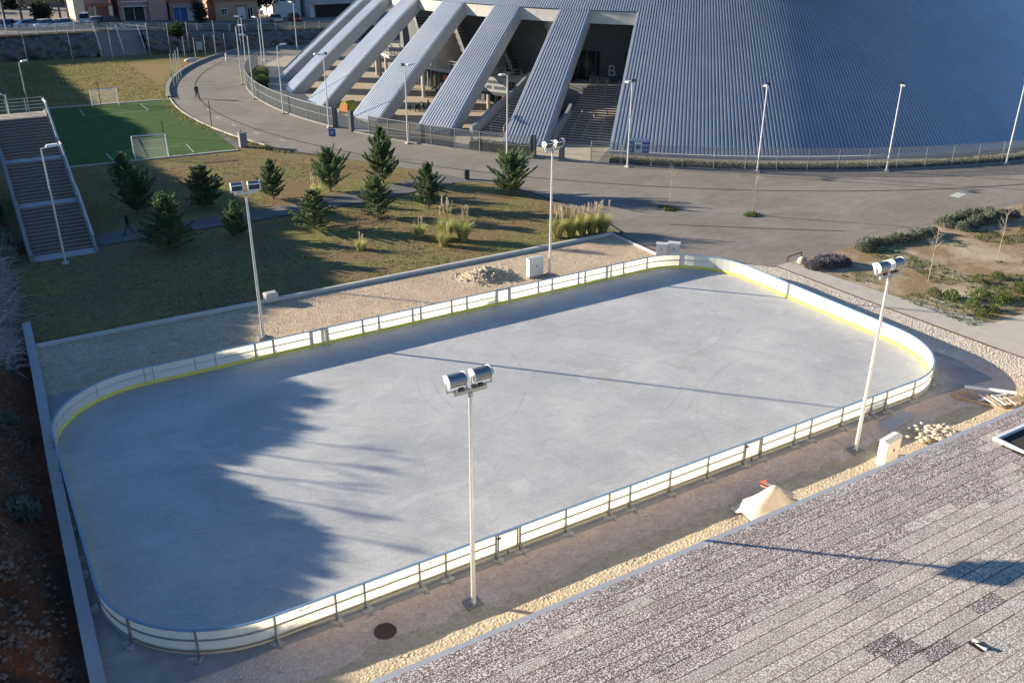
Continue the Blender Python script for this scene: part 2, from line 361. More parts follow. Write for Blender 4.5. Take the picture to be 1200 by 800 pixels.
def pol(th, r): a = R_(th); return (AC[0]+r*math.cos(a), AC[1]+r*math.sin(a))
def arc(t0, t1, r, n): return [pol(t0+(t1-t0)*i/n, r) for i in range(n+1)]
# ---------------------------------------------------------------- the setting
def ipt(x, pts):
    if x <= pts[0][0]: return pts[0][1]
    for (a, b), (c, d) in zip(pts, pts[1:]):
        if x <= c: return b+(d-b)*(x-a)/(c-a)
    return pts[-1][1]
def zt(x): return ipt(x, [(5, 3.5), (28, 2.1), (60, 1.9)])
struct(MB().sheet([(-20.2, -70), (420, -70), (420, 640), (-60, 640), (-60, 137), (-20.2, 133)], -.06).build('ground', M['ground']))
ROADO = arc(112, 199, 74.6, 40) + [(11.4, 46.2), (13.6, 42.2), (15.6, 38.2), (17.4, 34.2), (18.4, 31), (19.0, 27), (19.5, 21.2), (18.7, 17.2), (18.7, 11.4), (20.7, 10.3)]
struct(MB().sheet(ROADO + [(23.2, 6.42), (160, 7.6), (190, 60), (160, 150), (90, 175)], 0).build('road', M['asphalt']))
lawn = struct(MB().sheet([(-21, 17.3), (18.6, 17.3), (20.2, 21), (19.6, 28), (17, 36), (12, 46), (5.2, 54.5), (3.2, 60), (2.6, 57), (-13.2, 57.6), (-22, 57.6)], -.022).build('lawn', M['lawn']))
struct(MB().sheet([(-22, 57.55), (3.2, 57.55), (3.4, 76), (4.5, 88), (7.8, 101), (13, 113), (22, 125), (30, 131), (30, 137), (-40, 137), (-40, 90)], -.028).build('sports_field', M['field']))
struct(MB().sheet([(9.6, 109), (12.5, 109.5), (17.2, 118.5), (17, 122), (13, 120.5), (10.2, 115.5)], -.016).build('clay_patch', M['clay']))
struct(MB().sheet([(-14.6, 33.3), (-3, 33.6), (6, 34), (10, 34.6), (15.2, 35.6), (17.2, 34.8), (14.6, 40.2), (10, 37.6), (6, 37.1), (0, 36.2), (-14.6, 36)], -.008).build('footpath', M['path']))
# path between the pitch and the ring road
struct(MB().sheet([(3.75, 60), (3.0, 66), (2.9, 76), (3.5, 85), (5.0, 92), (7.2, 99), (5.8, 101), (4.0, 94), (3.5, 88), (2.3, 78), (2.2, 66), (2.6, 58)], -.012).build('side_path', M['path']))
pitch = struct(MB().sheet([(-13.0, 58.1), (2.3, 57.2), (3.5, 88.2), (-11.5, 89.2)], -.006).build('football_pitch', M['turf']))
pl = MB()
def pline(a, b, w=.09): 
    d = (Vector(b)-Vector(a)).normalized(); n = Vector((-d.y, d.x))*w/2; a = Vector(a); b = Vector(b)
    pl.add([(a.x+n.x, a.y+n.y, 0), (b.x+n.x, b.y+n.y, 0), (b.x-n.x, b.y-n.y, 0), (a.x-n.x, a.y-n.y, 0)], [(0, 3, 2, 1)])
pline((-8.9, 58.6), (-9.0, 62.0)); pline((-1.6, 58.3), (-1.4, 62.2)); pline((-8.2, 62.1), (-2.0, 61.9), .06)
pline((-7.9, 87.2), (-8.0, 82.5)); pline((-1.0, 87.0), (-1.0, 82.4)); pline((-8, 82.4), (-1, 82.2), .06); 
o = pl.build('pitch_marking', M['line'], pitch)
for nm, pts in (('pitch_kerb', [(-13.3, 57.9), (2.4, 56.95)]), ('pitch_kerb', [(3.9, 88.5), (-11.5, 89.5)])):
    struct(strip(pts, .28, -.05, .07).build(nm, M['pavestrip']))
# ring road kerb, drain channel lines
struct(strip(arc(122, 172, 74.8, 60), .45, -.05, .30).build('kerb', M['stairc']))
struct(strip(arc(172.1, 196.5, 74.75, 40), .16, -.05, .09).build('kerb', M['pavestrip']))
struct(strip([(18.0, 33), (18.9, 30), (19.5, 26), (19.8, 21.2), (19.0, 17.0)], .14, -.05, .06).build('kerb', M['drain']))
struct(strip(arc(138, 262, 71.4, 120), .20, -.02, .008).build('drain_channel', M['drain']))
struct(strip([(23.4, 17.0), (28, 13.3), (33.5, 9.2)], .16, -.02, .008).build('drain_channel', M['drain']))
for a, r in ((192, 72.3), (188, 72.4), (184, 72.3), (196, 72.3), (180, 71.9)):
    x, y = pol(a, r); struct(MB().obox((x, y, .002), 1.0, .12, .004, R_(a+90)).build('road_marking', M['line']))
struct(MB().obox((49.5, 11.0, .003), 1.6, .8, .006, .2).build('road_marking', M['line']))
struct(MB().sheet(arc(140, 223, 63.8, 40) + arc(223, 140, 30, 20), .006).build('arena_plaza', M['paving']))
# raised planting bed on the right, its soil, the concrete strip and white gravel round the rink end
struct(MB().sheet([(25.0, 6.5), (120, 7.5), (120, -7.5), (27.4, -6.7), (26.0, -1)], .004).build('planting_bed', M['bed']))
struct(MB().sheet([(23.6, 6.45), (24.95, 6.55), (25.9, -1.0), (27.3, -6.6), (120, -7.6), (120, -16.4), (25.2, -16.4), (24.4, -9), (23.9, -.5)], .012).build('pavement', M['pavestrip']))
struct(MB().sheet([(20.3, 10.0), (23.2, 6.6), (23.62, 6.4), (23.85, -.5), (24.3, -8.5), (25.1, -16.9), (19.6, -16.9), (21.0, -13.6), (22.2, -11.2), (22.3, -9.4), (21.2, -8.4), (20.3, -7)], -.012).build('white_gravel', M['gravel_white']))
struct(strip([(23.55, 6.5), (23.82, -.5), (24.28, -8.7), (24.8, -13)], .07, -.05, .03).build('gravel_edging', M['drain']))
# rink slab and rink floor
def rrect(hl, hw, r, n=10):
    P = []
    for cx, cy, a0 in ((hl-r, hw-r, 0), (-hl+r, hw-r, 90), (-hl+r, -hw+r, 180), (hl-r, -hw+r, 270)):
        for i in range(n+1): a = R_(a0+90*i/n); P.append((cx+r*math.cos(a), cy+r*math.sin(a)))
    return P
struct(MB().prism([(-20.55, -10.36), (16.5, -10.36), (20.9, -10.75), (21.3, -8), (20.6, -4), (20.5, 10.4), (-14, 10.4), (-17.2, 11.15), (-20.2, 11.35)], -.4, -.008).build('rink_slab', M['slab']))
struct(MB().sheet(rrect(19.99, 9.99, 4.5, 12), 0).build('rink_floor', M['rink']))
struct(MB().sheet([(-20.6, -10.3), (16.4, -10.3), (20.9, -10.6), (21.2, -8), (23.4, -8), (25.2, -16), (25.2, -17.2), (-20.6, -17.2)], -.03).build('front_gravel', M['gravel_front']))
struct(MB().sheet([(-20.0, 17.3), (18.2, 17.3), (18.2, 11.4), (19, 10.2), (-13, 10.35), (-17.2, 11.1), (-20, 11.3)], -.018).build('back_gravel', M['gravel_back']))
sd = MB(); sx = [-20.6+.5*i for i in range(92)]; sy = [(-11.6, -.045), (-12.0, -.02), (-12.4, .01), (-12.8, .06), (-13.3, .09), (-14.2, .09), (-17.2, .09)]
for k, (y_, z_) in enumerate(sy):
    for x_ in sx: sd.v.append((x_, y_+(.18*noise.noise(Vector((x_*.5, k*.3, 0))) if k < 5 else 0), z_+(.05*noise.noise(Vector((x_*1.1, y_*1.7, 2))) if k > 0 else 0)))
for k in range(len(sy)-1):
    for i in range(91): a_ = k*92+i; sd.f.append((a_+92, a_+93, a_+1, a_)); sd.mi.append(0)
struct(sd.build('sunlit_tone_berm', M['sunlit_gravel'], smooth=True))  # added low rise that pulls in the edge of the board shadow
struct(strip([(-19.6, 17.45), (18.25, 17.3)], .22, -.2, .17).build('garden_kerb', M['kerb']))
struct(strip([(18.22, 17.19), (18.22, 11.9)], .18, -.2, .12).build('garden_kerb', M['kerb']))
struct(strip([(-14.5, 33.2), (-3, 33.5), (6, 33.9), (10, 34.5), (15, 35.5)], .1, -.05, .03).build('path_edging', M['drain']))
# left hill
CREST = [(-40, 5.4), (4, 5.8), (8.6, 5.99), (10.8, 6.46), (13.4, 6.2), (14.5, 5.9), (16.7, 5.65), (18.4, 6.2), (21.5, 7.2), (23.1, 7.1), (26.2, 7.7), (27.4, 7.2), (33.7, 7.1), (36.8, 7.45), (43.6, 9.5), (56.8, 9.7), (68, 9.9), (72, 8.7), (83, 8.4), (96, 9.5), (100, 9.6), (109, 8.9), (150, 8.9)]
def hz(x, y):
    x0 = ipt(y, [(-12, -20.9), (20, -20.3), (31, -19.4), (40, -18.6), (52, -18.6), (70, -19.5), (140, -21)])
    d = x0-x
    top = ipt(y, CREST)-.55
    z = -.35 + .25*min(max(d, 0), .6)
    if d > .5: z += (top+.4)*min(1, (d-.5)/8.6)**.85
    if d > 9: z += .02*(d-9)
    k = min(1, max(0, d/1.4))
    if d > 5: k *= max(.22, 1-(d-5)*.35)
    z += k*(.75*noise.noise(Vector((x*.35, y*.35, 3))) + .38*noise.noise(Vector((x*1.1, y*1.1, 8))) + .16*noise.noise(Vector((x*2.9, y*2.9, 1))))
    return z
hb = MB(); xs = [-20.05-.32*i if i < 22 else -27.09-1.5*(i-22) for i in range(48)]; ys = [-45+.55*i for i in range(150)] + [37.5+2.2*i for i in range(1, 60)]
for y in ys:
    for x in xs: 
        xx = x + (1.55 if y > 30 else .0)*min(1, max(0, (y-30)/4)) if x > -27 else x
        hb.v.append((xx, y, hz(xx, y)))
nx = len(xs)
for j in range(len(ys)-1):
    for i in range(nx-1): hb.f.append((j*nx+i, j*nx+nx+i, j*nx+nx+i+1, j*nx+i+1)); hb.mi.append(0)
struct(hb.build('hillside', M['hill'], smooth=True))
# far street on its terrace and rocky bank in front of it
tb = MB(); xs2 = [-140, 5, 28, 60, 300]
for x in xs2: tb.v += [(x, 136.8, zt(x)), (x, 640, zt(x)+2)]
for i in range(4): tb.f.append((2*i, 2*i+2, 2*i+3, 2*i+1)); tb.mi.append(0)
struct(tb.build('street', M['asphalt']))
vb = MB(); 
for x in xs2: vb.v += [(x, 136.7, zt(x)+.02), (x, 139.3, zt(x)+.02)]
for i in range(4): vb.f.append((2*i, 2*i+2, 2*i+3, 2*i+1)); vb.mi.append(0)
struct(vb.build('street_verge', M['ground']))
def bank(x0, x1):
    b = MB(); nxx = max(4, int((x1-x0)/.35)); nz = 14
    for j in range(nz+1):
        for i in range(nxx+1):
            x = x0+(x1-x0)*i/nxx; t = j/nz; h = zt(x)+.05
            y = 133.6+ipt(x, [(-14, 1.6), (0, .4), (12, -1.4), (24, -2.2), (40, .5), (60, 4)]) + 2.6*t*t + (0 if j in (0, nz) else 1.1*noise.noise(Vector((x*.5, t*4, 2)))+.9*noise.noise(Vector((x*1.5, t*9, 6))))
            if j == nz: y = 137.4
            b.v.append((x, y, -.2+(h+.2)*t + .25*noise.noise(Vector((x*.8, t*3, 5)))*(t < 1)))
    w = nxx+1
    for j in range(nz):
        for i in range(nxx): b.f.append((j*w+i, j*w+i+1, j*w+w+i+1, j*w+w+i)); b.mi.append(0)
    return b
tag(bank(-60, 1.6).build('rocky_bank', M['rockwall'], smooth=True), 'dark rough stone bank below the street left of the far steps', 'retaining wall')
tag(bank(9.0, 90).build('rocky_bank', M['rockwall'], smooth=True), 'dark rough stone bank below the street right of the far steps', 'retaining wall')
fs = thing('outdoor_steps', (5.3, 133.2, 0), 'wide shaded concrete steps with three white handrails climbing to the street', 'steps')
mb = MB()
for i in range(20): mb.box((-3.7, i*.2, -.3), (3.7, 5.2, 3.5*(i+1)/20))
mb.build('stair_flight', M['stairc'], fs)
for x in (-3.4, 0, 3.4):
    rb = MB(); rb.bar((x, 0, 1.0), (x, 4.0, 4.4), .1, .1)
    for i in range(5): rb.bar((x, i*.95+.1, i*.8), (x, i*.95+.1, i*.8+1.05), .05, .05)
    rb.build('handrail', M['whitep'], fs)

# ---------------------------------------------------------------- left concrete wall, stairs on the left
w = strip([(-20.60, -17), (-20.62, -9), (-20.28, 4), (-19.92, 14), (-19.76, 20.6)], .42, -.6, .28)
tag(w.build('low_wall', M['wallc']), 'long low concrete wall between the rink and the rocky slope', 'wall')
st = thing('outdoor_staircase', (-16.35, 33.1, 0), 'wide grey concrete staircase with landing climbing the shaded hill', 'staircase')
mb = MB(); mb.box((-1.95, -1.2, -.3), (1.95, 0, .03)); mb.build('foot_slab', M['wallc'], st)
yy = 0; zz = 0; prof = [(-1.2, 0), (0, 0)]
for fl, ns in enumerate((13, 12, 13)):
    for i in range(ns):
        mb = MB(); mb.box((-1.9, yy, zz-.25), (1.9, yy+.345, zz+.160)); mb.box((-1.9, yy-.02, zz+.130), (1.9, yy+.15, zz+.168), 1); mb.build('step', [M['riser_shade'], M['stairc']], st); yy += .345; zz += .168
    prof.append((yy, zz))
    if fl < 2:
        MB().box((-1.9, yy+.001, zz-.4), (1.9, yy+1.2, zz-.002)).build('landing', M['wallc'], st); yy += 1.2; prof.append((yy, zz))
prof.append((yy+2.2, zz))
MB().box((-6.5, yy+.04, zz-.5), (2.1, yy+2.2, zz-.002)).build('landing', M['paving'], st)
for s in (-1, 1):
    mb = MB(); x0, x1 = (1.9, 2.15) if s > 0 else (-2.15, -1.9)
    for (ya, za), (yb, zb) in zip(prof, prof[1:]):
        if s < 0 and ya > yy-.1: continue
        mb.add([(x0, ya, za-1.0), (x1, ya, za-1.0), (x1, ya, za+(.55 if s < 0 else .12)), (x0, ya, za+(.55 if s < 0 else .12)), (x0, yb, zb-1.0), (x1, yb, zb-1.0), (x1, yb, zb+(.55 if s < 0 else .12)), (x0, yb, zb+(.55 if s < 0 else .12))],
               [(0,1,2,3),(7,6,5,4),(0,4,5,1),(1,5,6,2),(2,6,7,3),(3,7,4,0)])
    mb.build('side_wall', M['stairc'], st)
mb = MB()
pr = [(a, b+.97) for a, b in prof]; pr[0] = (-.2, .97)
for (a, b), (c, d) in zip(pr, pr[1:]): mb.bar((2.02, a, b), (2.02, c, d), .13, .10)
for t in range(12): 
    y = -.2+t*1.45; 
    if y < yy+2: mb.bar((2.02, y, ipt(y, pr)-.9), (2.02, y, ipt(y, pr)), .05, .05)
mb.build('handrail', M['kerb'], st)
mb = MB()
for k in range(4): mb.bar((-6.5, yy+2.15, zz+.3+.27*k), (2.0, yy+2.15, zz+.3+.27*k), .04, .04)
for k in range(7): mb.bar((-6.3+k*1.4, yy+2.15, zz), (-6.3+k*1.4, yy+2.15, zz+1.12), .06, .06)
mb.build('landing_railing', M['galv'], st)
MB().prism([(-1.95, 0), (1.95, 0), (1.95, 8), (-1.95, 8)], -.3, 1.2).build('stair_mass', M['wallc'], st, loc=(0, 8.2, 0))
# ---------------------------------------------------------------- rink barrier
rk = thing('rink_barrier', (0, 0, 0), 'white panelled rink barrier with blue top rail and yellow kick strip round the concrete rink', 'rink barrier')
FX = [-15.5, -13.5, -12.5, -10.5, -9.5, -7.5, -6.5, -4.5, -2.5, -1.5, .5, 2.5, 4.5, 5.5, 7.5, 8.5, 10.5, 12.5, 13.5, 15.5]
BX = [-15.5, -15.1, -13.1, -12.1, -10.1, -9.15, -7.15, -6.2, -4.2, -3.25, -1.2, -.7, 1.25, 2.25, 4.2, 5.15, 7.15, 8.15, 10.1, 10.6, 12.6, 13.6, 15.5]
SYS = [-5.5, -3.5, -2.5, -.5, .5, 2.5, 3.5, 5.5]
panels = []        # (list of (base point, normal), gate?)
def straight(xs, f, nrm, gates):
    for a, b in zip(xs, xs[1:]): panels.append(([(f(a), nrm), (f(b), nrm)], any(abs(a-g) < .06 for g in gates)))
def corner(cx, cy, a0):
    for k in range(3):
        L = []
        for i in range(6):
            a = R_(a0+30*k+30*i/5); nr = Vector((math.cos(a), math.sin(a))); L.append((Vector((cx, cy))+nr*4.5, nr))
        panels.append((L, False))
straight(FX, lambda x: Vector((x, -10)), Vector((0, -1)), (-7.5, 4.5))
corner(15.5, -5.5, 270)
straight(SYS, lambda y: Vector((20, y)), Vector((1, 0)), ())
corner(15.5, 5.5, 0)
straight(BX[::-1], lambda x: Vector((x, 10)), Vector((0, 1)), (-6.2, 5.15))
corner(-15.5, 5.5, 90)
straight(SYS[::-1], lambda y: Vector((-20, y)), Vector((-1, 0)), ())
corner(-15.5, -5.5, 180)
def ribbon(L, d0, d1, z0, z1, mb=None):
    mb = mb or MB(); vs = []
    for p, n in L:
        for d, z in ((d0, z0), (d1, z0), (d1, z1), (d0, z1)): q = p+n*d; vs.append((q.x, q.y, z))
    fs = []
    for i in range(len(L)-1):
        for j in range(4): fs.append((4*i+j, 4*i+4+j, 4*i+4+(j+1) % 4, 4*i+(j+1) % 4))
    k = 4*(len(L)-1); fs += [(3, 2, 1, 0), (k, k+1, k+2, k+3)]
    return mb.add(vs, fs)
def inset(L, e):
    L = list(L); d = (L[1][0]-L[0][0]).normalized(); L[0] = (L[0][0]+d*e, L[0][1])
    d = (L[-2][0]-L[-1][0]).normalized(); L[-1] = (L[-1][0]+d*e, L[-1][1]); return L
cnt = 0
for L, gate in panels:
    cnt += 1
    li = inset(L, .0015); mb = MB(); vs = []
    for p, n in li: vs += [(p.x, p.y, .008), (p.x, p.y, .945)]
    mb.add(vs, [(2*i, 2*i+2, 2*i+3, 2*i+1) for i in range(len(li)-1)])
    pn = mb.build('panel', M['board'], rk)
    ribbon(li, -.014, -.003, .012, .205).build('kick_strip', M['kick'], pn)
    if all(p.y > 5.4 and p.x < 16 for p, n_ in L):  # post and rail silhouettes through the boards, drawn as added grey strips
        p0, n0 = L[0]; t0 = Vector((-n0.y, n0.x)); q0 = p0-n0*.004; js = MB(); js.add([(q0.x-t0.x*.022, q0.y-t0.y*.022, .21), (q0.x+t0.x*.022, q0.y+t0.y*.022, .21), (q0.x+t0.x*.022, q0.y+t0.y*.022, .944), (q0.x-t0.x*.022, q0.y-t0.y*.022, .944)], [(0, 1, 2, 3)])
        js.build('post_line_strip', M['cabg2'], pn)
        if not gate: ribbon(li, -.006, -.002, .57, .592).build('post_line_strip', M['cabg2'], pn)
    if gate:
        lg = inset(L, .10); g = MB(); ribbon(lg, .004, .05, .10, .15, g); ribbon(lg, .004, .05, .90, .94, g)
        for p, n in (lg[0], lg[-1]): q = p+n*.030; g.box((q.x-.025, q.y-.025, .10), (q.x+.025, q.y+.025, .94))
        gt = g.build('gate', M['galv'], rk)
        q = lg[0][0]+lg[0][1]*.1; MB().obox((q.x, q.y, .8), .16, .05, .05).build('latch', M['darkmet'], gt)
        m = (lg[0][0]+lg[-1][0])/2+lg[0][1]*.05; MB().box((m.x-.02, m.y-.02, .0), (m.x+.02, m.y+.02, .12)).build('drop_bolt', M['darkmet'], gt)
    else:
        ribbon(li, .003, .045, .555, .605).build('middle_rail', M['galv'], rk)
        ribbon(li, .003, .045, .13, .17).build('bottom_rail', M['galv'], rk)
    if cnt % 3 == 1 and len(L) == 2 and (L[1][0]-L[0][0]).length > .8 and cnt < 22 or cnt in (71, 72, 73, 64):
        a, b = L[0][0], L[-1][0]; d = (b-a).normalized(); n = L[0][1]; c = a+d*(b-a).length*.42; lg = MB()
        def lp(u, z): q = c+d*u+n*.006; return (q.x, q.y, z)
        lg.add([lp(0, .76), lp(.05, .76), lp(.06, .80), lp(.025, .86), lp(.0, .81)], [(0, 1, 2, 3, 4)])
        for i in range(5): lg.add([lp(.10+i*.05, .785), lp(.135+i*.05, .785), lp(.135+i*.05, .825), lp(.10+i*.05, .825)], [(0, 1, 2, 3)])
        lg.build('logo_mark', M['darkmet'], pn)
mb = MB(); full = []
for L, g in panels: full += L[:-1]
full.append(full[0]); ribbon(full, -.035, .05, .945, .985, mb); mb.build('top_rail', M['rail_blue'], rk)
postm = MB(); postm.box((-.030, -.024, 0), (.030, .045, .944)); postm = postm.mesh('post', M['galv'])
fm = MB(); fm.bar((0, .04, .40), (0, .36, .02), .03, .03); fm.obox((0, .22, .001), .14, .42, .012); fm.obox((0, .33, .012), .10, .06, .05); fm = fm.mesh('foot_brace', M['galv'])
for L, g in panels:
    p, n = L[0]; q = p+n*.027; a = math.atan2(n.y, n.x)-math.pi/2
    po = link('post', postm, rk, (q.x, q.y, 0), a); link('foot_brace', fm, po)
    rm_ = random.Random(int(q.x*71+q.y*37)); mm = MB(); kk = 11; mm.add([((.10+.13*rm_.random())*(1.5 if i in (0, 5, 10) else 1)*math.cos(i*6.283/kk), .16+(.11+.16*rm_.random())*math.sin(i*6.283/kk), -.004) for i in range(kk)], [tuple(range(kk))]); mm.build('mortar_patch', M['mortar'], po)

# ---------------------------------------------------------------- floodlight poles
def floodlight(loc, rz, label):
    t = thing('floodlight_pole', loc, label, 'floodlight', 'floodlight poles round the rink', rz)
    MB().obox((0, 0, -.1), .55, .55, .17).build('base_block', M['stairc'], t)
    mb = MB(); mb.obox((0, 0, .07), .32, .32, .025)
    for a in (-1, 1):
        for b in (-1, 1): mb.cyl((a*.12, b*.12, .07), (a*.12, b*.12, .16), .018, n=6)
    mb.build('base_plate', M['galv'], t)
    MB().cyl((0, 0, .09), (0, 0, 8.02), .085, .055, 14).build('pole', M['pole'], t, smooth=False)
    mb = MB(); mb.box((-.56, -.05, 8.0), (.56, .05, 8.13)); mb.cyl((0, 0, 7.86), (0, 0, 8.02), .08, n=10)
    for x in (-.42, -.2, .2, .42): mb.obox((x, 0, 8.13), .05, .05, .05)
    mb.build('crossbar', M['galv'], t)
    for s in (-1, 1):
        cx = s*.42; tl = R_(28); ca, sa = math.cos(tl), math.sin(tl)
        def tr(y, z): return (.10+y*ca+z*sa, 8.46-y*sa+z*ca)
        prof = [(.14, .20), (.14, -.20)] + [(.0-.20*math.sin(R_(a)), -.20*math.cos(R_(a))) for a in range(0, 181, 18)]
        P = [tr(*p) for p in prof]; n = len(P)
        mb = MB(); vs = [(cx-.27, y, z) for y, z in P] + [(cx+.27, y, z) for y, z in P]
        mb.add(vs, [tuple(range(n-1, -1, -1)), tuple(range(n, 2*n))] + [(i, (i+1) % n, n+(i+1) % n, n+i) for i in range(n)])
        h = mb.build('floodlight_housing', M['alu'], t)
        g = [tr(.146, .165), tr(.146, -.165)]
        MB().add([(cx-.24, *g[0]), (cx+.24, *g[0]), (cx+.24, *g[1]), (cx-.24, *g[1])], [(0, 1, 2, 3)]).build('glass', M['lens'], h)
        for (y0, z0, y1, z1) in ((.13, .17, .165, .21), (.13, -.21, .165, -.17)):
            b = MB(); q = [tr(y0, z0), tr(y1, z0), tr(y1, z1), tr(y0, z1)]
            vs = [(cx-.28, *p) for p in q]+[(cx+.28, *p) for p in q]; b.add(vs, [(3,2,1,0),(4,5,6,7)]+[(i,(i+1)%4,4+(i+1)%4,4+i) for i in range(4)]); b.build('bezel', M['whitep'], h)
        for xe in (cx-.30, cx+.27):
            e = MB(); prof2 = [(y*1.08, z*1.08) for y, z in prof]; Q = [tr(*p) for p in prof2]
            vs = [(xe, y, z) for y, z in Q]+[(xe+.03, y, z) for y, z in Q]; e.add(vs, [tuple(range(n-1, -1, -1)), tuple(range(n, 2*n))] + [(i, (i+1) % n, n+(i+1) % n, n+i) for i in range(n)]); e.build('end_cap', M['whitep'], h)
        k = MB()
        for xe in (cx-.33, cx+.33): k.bar((xe, .02, 8.13), (xe, .10, 8.46), .035, .02)
        k.bar((cx-.33, .02, 8.16), (cx+.33, .02, 8.16), .04, .02); k.build('bracket', M['galv'], t)
    for x in (-.3, .12, .34): MB().obox((x, -.02, 8.131), .16, .10, .09).build('gear_box', M['darkmet'], t)
    if loc[1] < 0:
        c = MB(); pts = [(.74+.10*math.sin(R_(a)), .08, 8.42+.16*math.cos(R_(a))) for a in range(0, 200, 20)]
        for a, b in zip(pts, pts[1:]): c.cyl(a, b, .012, n=5)
        c.build('cable', M['black'], t)
    return t
floodlight((-9.38, -11.78, 0), 0, 'tall twin floodlight pole in the foreground standing on the front gravel strip')
floodlight((9.40, -11.80, 0), 0, 'tall twin floodlight pole beside the cream cabinet near the right end of the rink')
floodlight((-8.92, 12.55, 0), math.pi-.12, 'tall twin floodlight pole behind the rink at the edge of the shade on the left')
floodlight((9.75, 12.65, 0), math.pi+.1, 'tall twin floodlight pole behind the rink beside the white cabinet')

# ---------------------------------------------------------------- service building with tiled roof, foreground
sb = thing('service_building', (0, -17, 0), 'low building with speckled tiled roof in the right foreground', 'building')
RS = .078
def rz_(y): return 4.02 + RS*(-17.05-y)           # roof height at world y
MB().box((-16, -18.2, -.2), (34, .35, 3.6)).build('wall', M['h_warmwhite'], sb)
rd = MB(); vs = []
for y, dz in ((-17.1, 0), (-36, 0)):
    for x in (-17, 36): vs.append((x, y+17, rz_(y)-.012+dz)); vs.append((x, y+17, rz_(y)-.4))
rd.add(vs, [(0, 2, 6, 4), (1, 5, 7, 3), (0, 1, 3, 2), (4, 6, 7, 5), (0, 4, 5, 1), (2, 3, 7, 6)])
deck = rd.build('roof', M['roofdeck'], sb)
MB().box((-17.05, -.11, 3.66), (36.05, .06, 4.05)).build('roof_edge_trim', M['trim'], deck)
TW, TD = 1.12, .42
def tilemesh(name, m, w=TW):
    mb = MB(); g = .014; d = TD-.034
    mb.box((g/2, -d, -.01), (w-g/2, 0, .018)); mb.v = [(x, y, z + (.012 if y > -.01 else 0)) for x, y, z in mb.v]
    return mb.mesh(name, m)
TMS = {k: tilemesh('roof_tile', M['tile_'+k]) for k in ('dark', 'light', 'black')}
from bpy_extras.object_utils import world_to_camera_view as w2c
scene.render.resolution_x = 1024; scene.render.resolution_y = 682
rnd = random.Random(4); rest = MB(); ntile = 0; slope = math.atan(-RS)
bpy.context.view_layer.update()
rows = []
for r in range(30):
    y = -17.12-r*TD; off = rnd.random()*TW
    for i in range(-16, 33):
        x = i*TW+off
        if x < -16.9 or x > 34: continue
        if x+TW > 8.5 and x < 10.6 and -19.7 < y-TD/2 < -18.0: continue      # skylight
        if abs(x+TW/2+1.6) < TW/2 and abs(y+24.0+TD/2-.2) < TD/2: gap = True
        c = w2c(scene, camo, Vector((x+TW/2, y-TD/2, rz_(y)))); vis = -.06 < c.x < 1.06 and -.08 < c.y < 1.05 and c.z > 0
        rows.append((0 if vis else 1, x, y))
for vis, x, y in rows:
    edge = -20.55 + .35*math.sin(x*.9) + (.45 if x > -2 else 0) + (-.5 if -3.6 < x < -.3 else 0)
    k = 'dark' if y > edge+.2 else 'light'
    if y > edge and rnd.random() < .03: k = 'light'
    for bx, by in ((-4.15, -22.75), (-3.35, -23.2), (-3.4, -23.55), (-.6, -23.1), (-2.3, -24.0)):
        if abs(x+TW/2-bx) < TW/2 and abs(y-TD/2-by) < TD/2: k = 'black'
    if k == 'dark' and x > 5: k = 'dark' if rnd.random() < .8 else 'light'
    if vis == 0 and ntile < 298:
        o = link('roof_tile', TMS[k], deck, (x, y+17, rz_(y))); o.rotation_euler = (slope, 0, 0); ntile += 1
    else:
        m = 0 if k == 'dark' else 1; zz = rz_(y)
        d = TD-.022; b = [(x+.006, y+17-d, zz+.016+RS*d), (x+TW-.006, y+17-d, zz+.016+RS*d), (x+TW-.006, y+17, zz+.028), (x+.006, y+17, zz+.028)]
        rest.add(b+[(p[0], p[1], p[2]-.03) for p in b], [(0, 1, 2, 3), (0, 4, 5, 1), (2, 6, 7, 3)], m)
o = rest.build('roof_tile', [M['tile_dark'], M['tile_light']], deck); o['kind'] = 'stuff'
# skylight and lifted tile
zs = rz_(-18.3)
fr = MB()
for a, b in (((8.2, -18.02, 0), (10.7, -17.9, 0)), ((8.2, -19.87, 0), (10.7, -19.75, 0)), ((8.2, -19.75, 0), (8.32, -18.02, 0)), ((10.58, -19.75, 0), (10.7, -18.02, 0))):
    fr.box((a[0], a[1]+17, zs-.1), (b[0], b[1]+17, zs+.10))
sk = fr.build('skylight', M['whitep'], sb)
MB().box((8.29, -19.75+17, zs-.4), (10.56, -18.05+17, zs-.06)).build('skylight_pane', M['teal'], sk)
zf = rz_(-24.0)
fl = MB(); fl.add([(-2.02, -6.85, zf+.04), (-1.93, -6.87, zf+.04), (-1.9, -7.22, zf+.16), (-2.06, -7.2, zf+.15)], [(0, 1, 2, 3)])
fl.box((-2.12, -7.22, zf+.02), (-2.03, -6.86, zf+.045)); fl.build('roof_flashing', M['black'], sb)
MB().box((-1.98, -7.24, zf+.02), (-1.90, -6.86, zf+.09)).build('roof_vent', M['whitep'], sb)
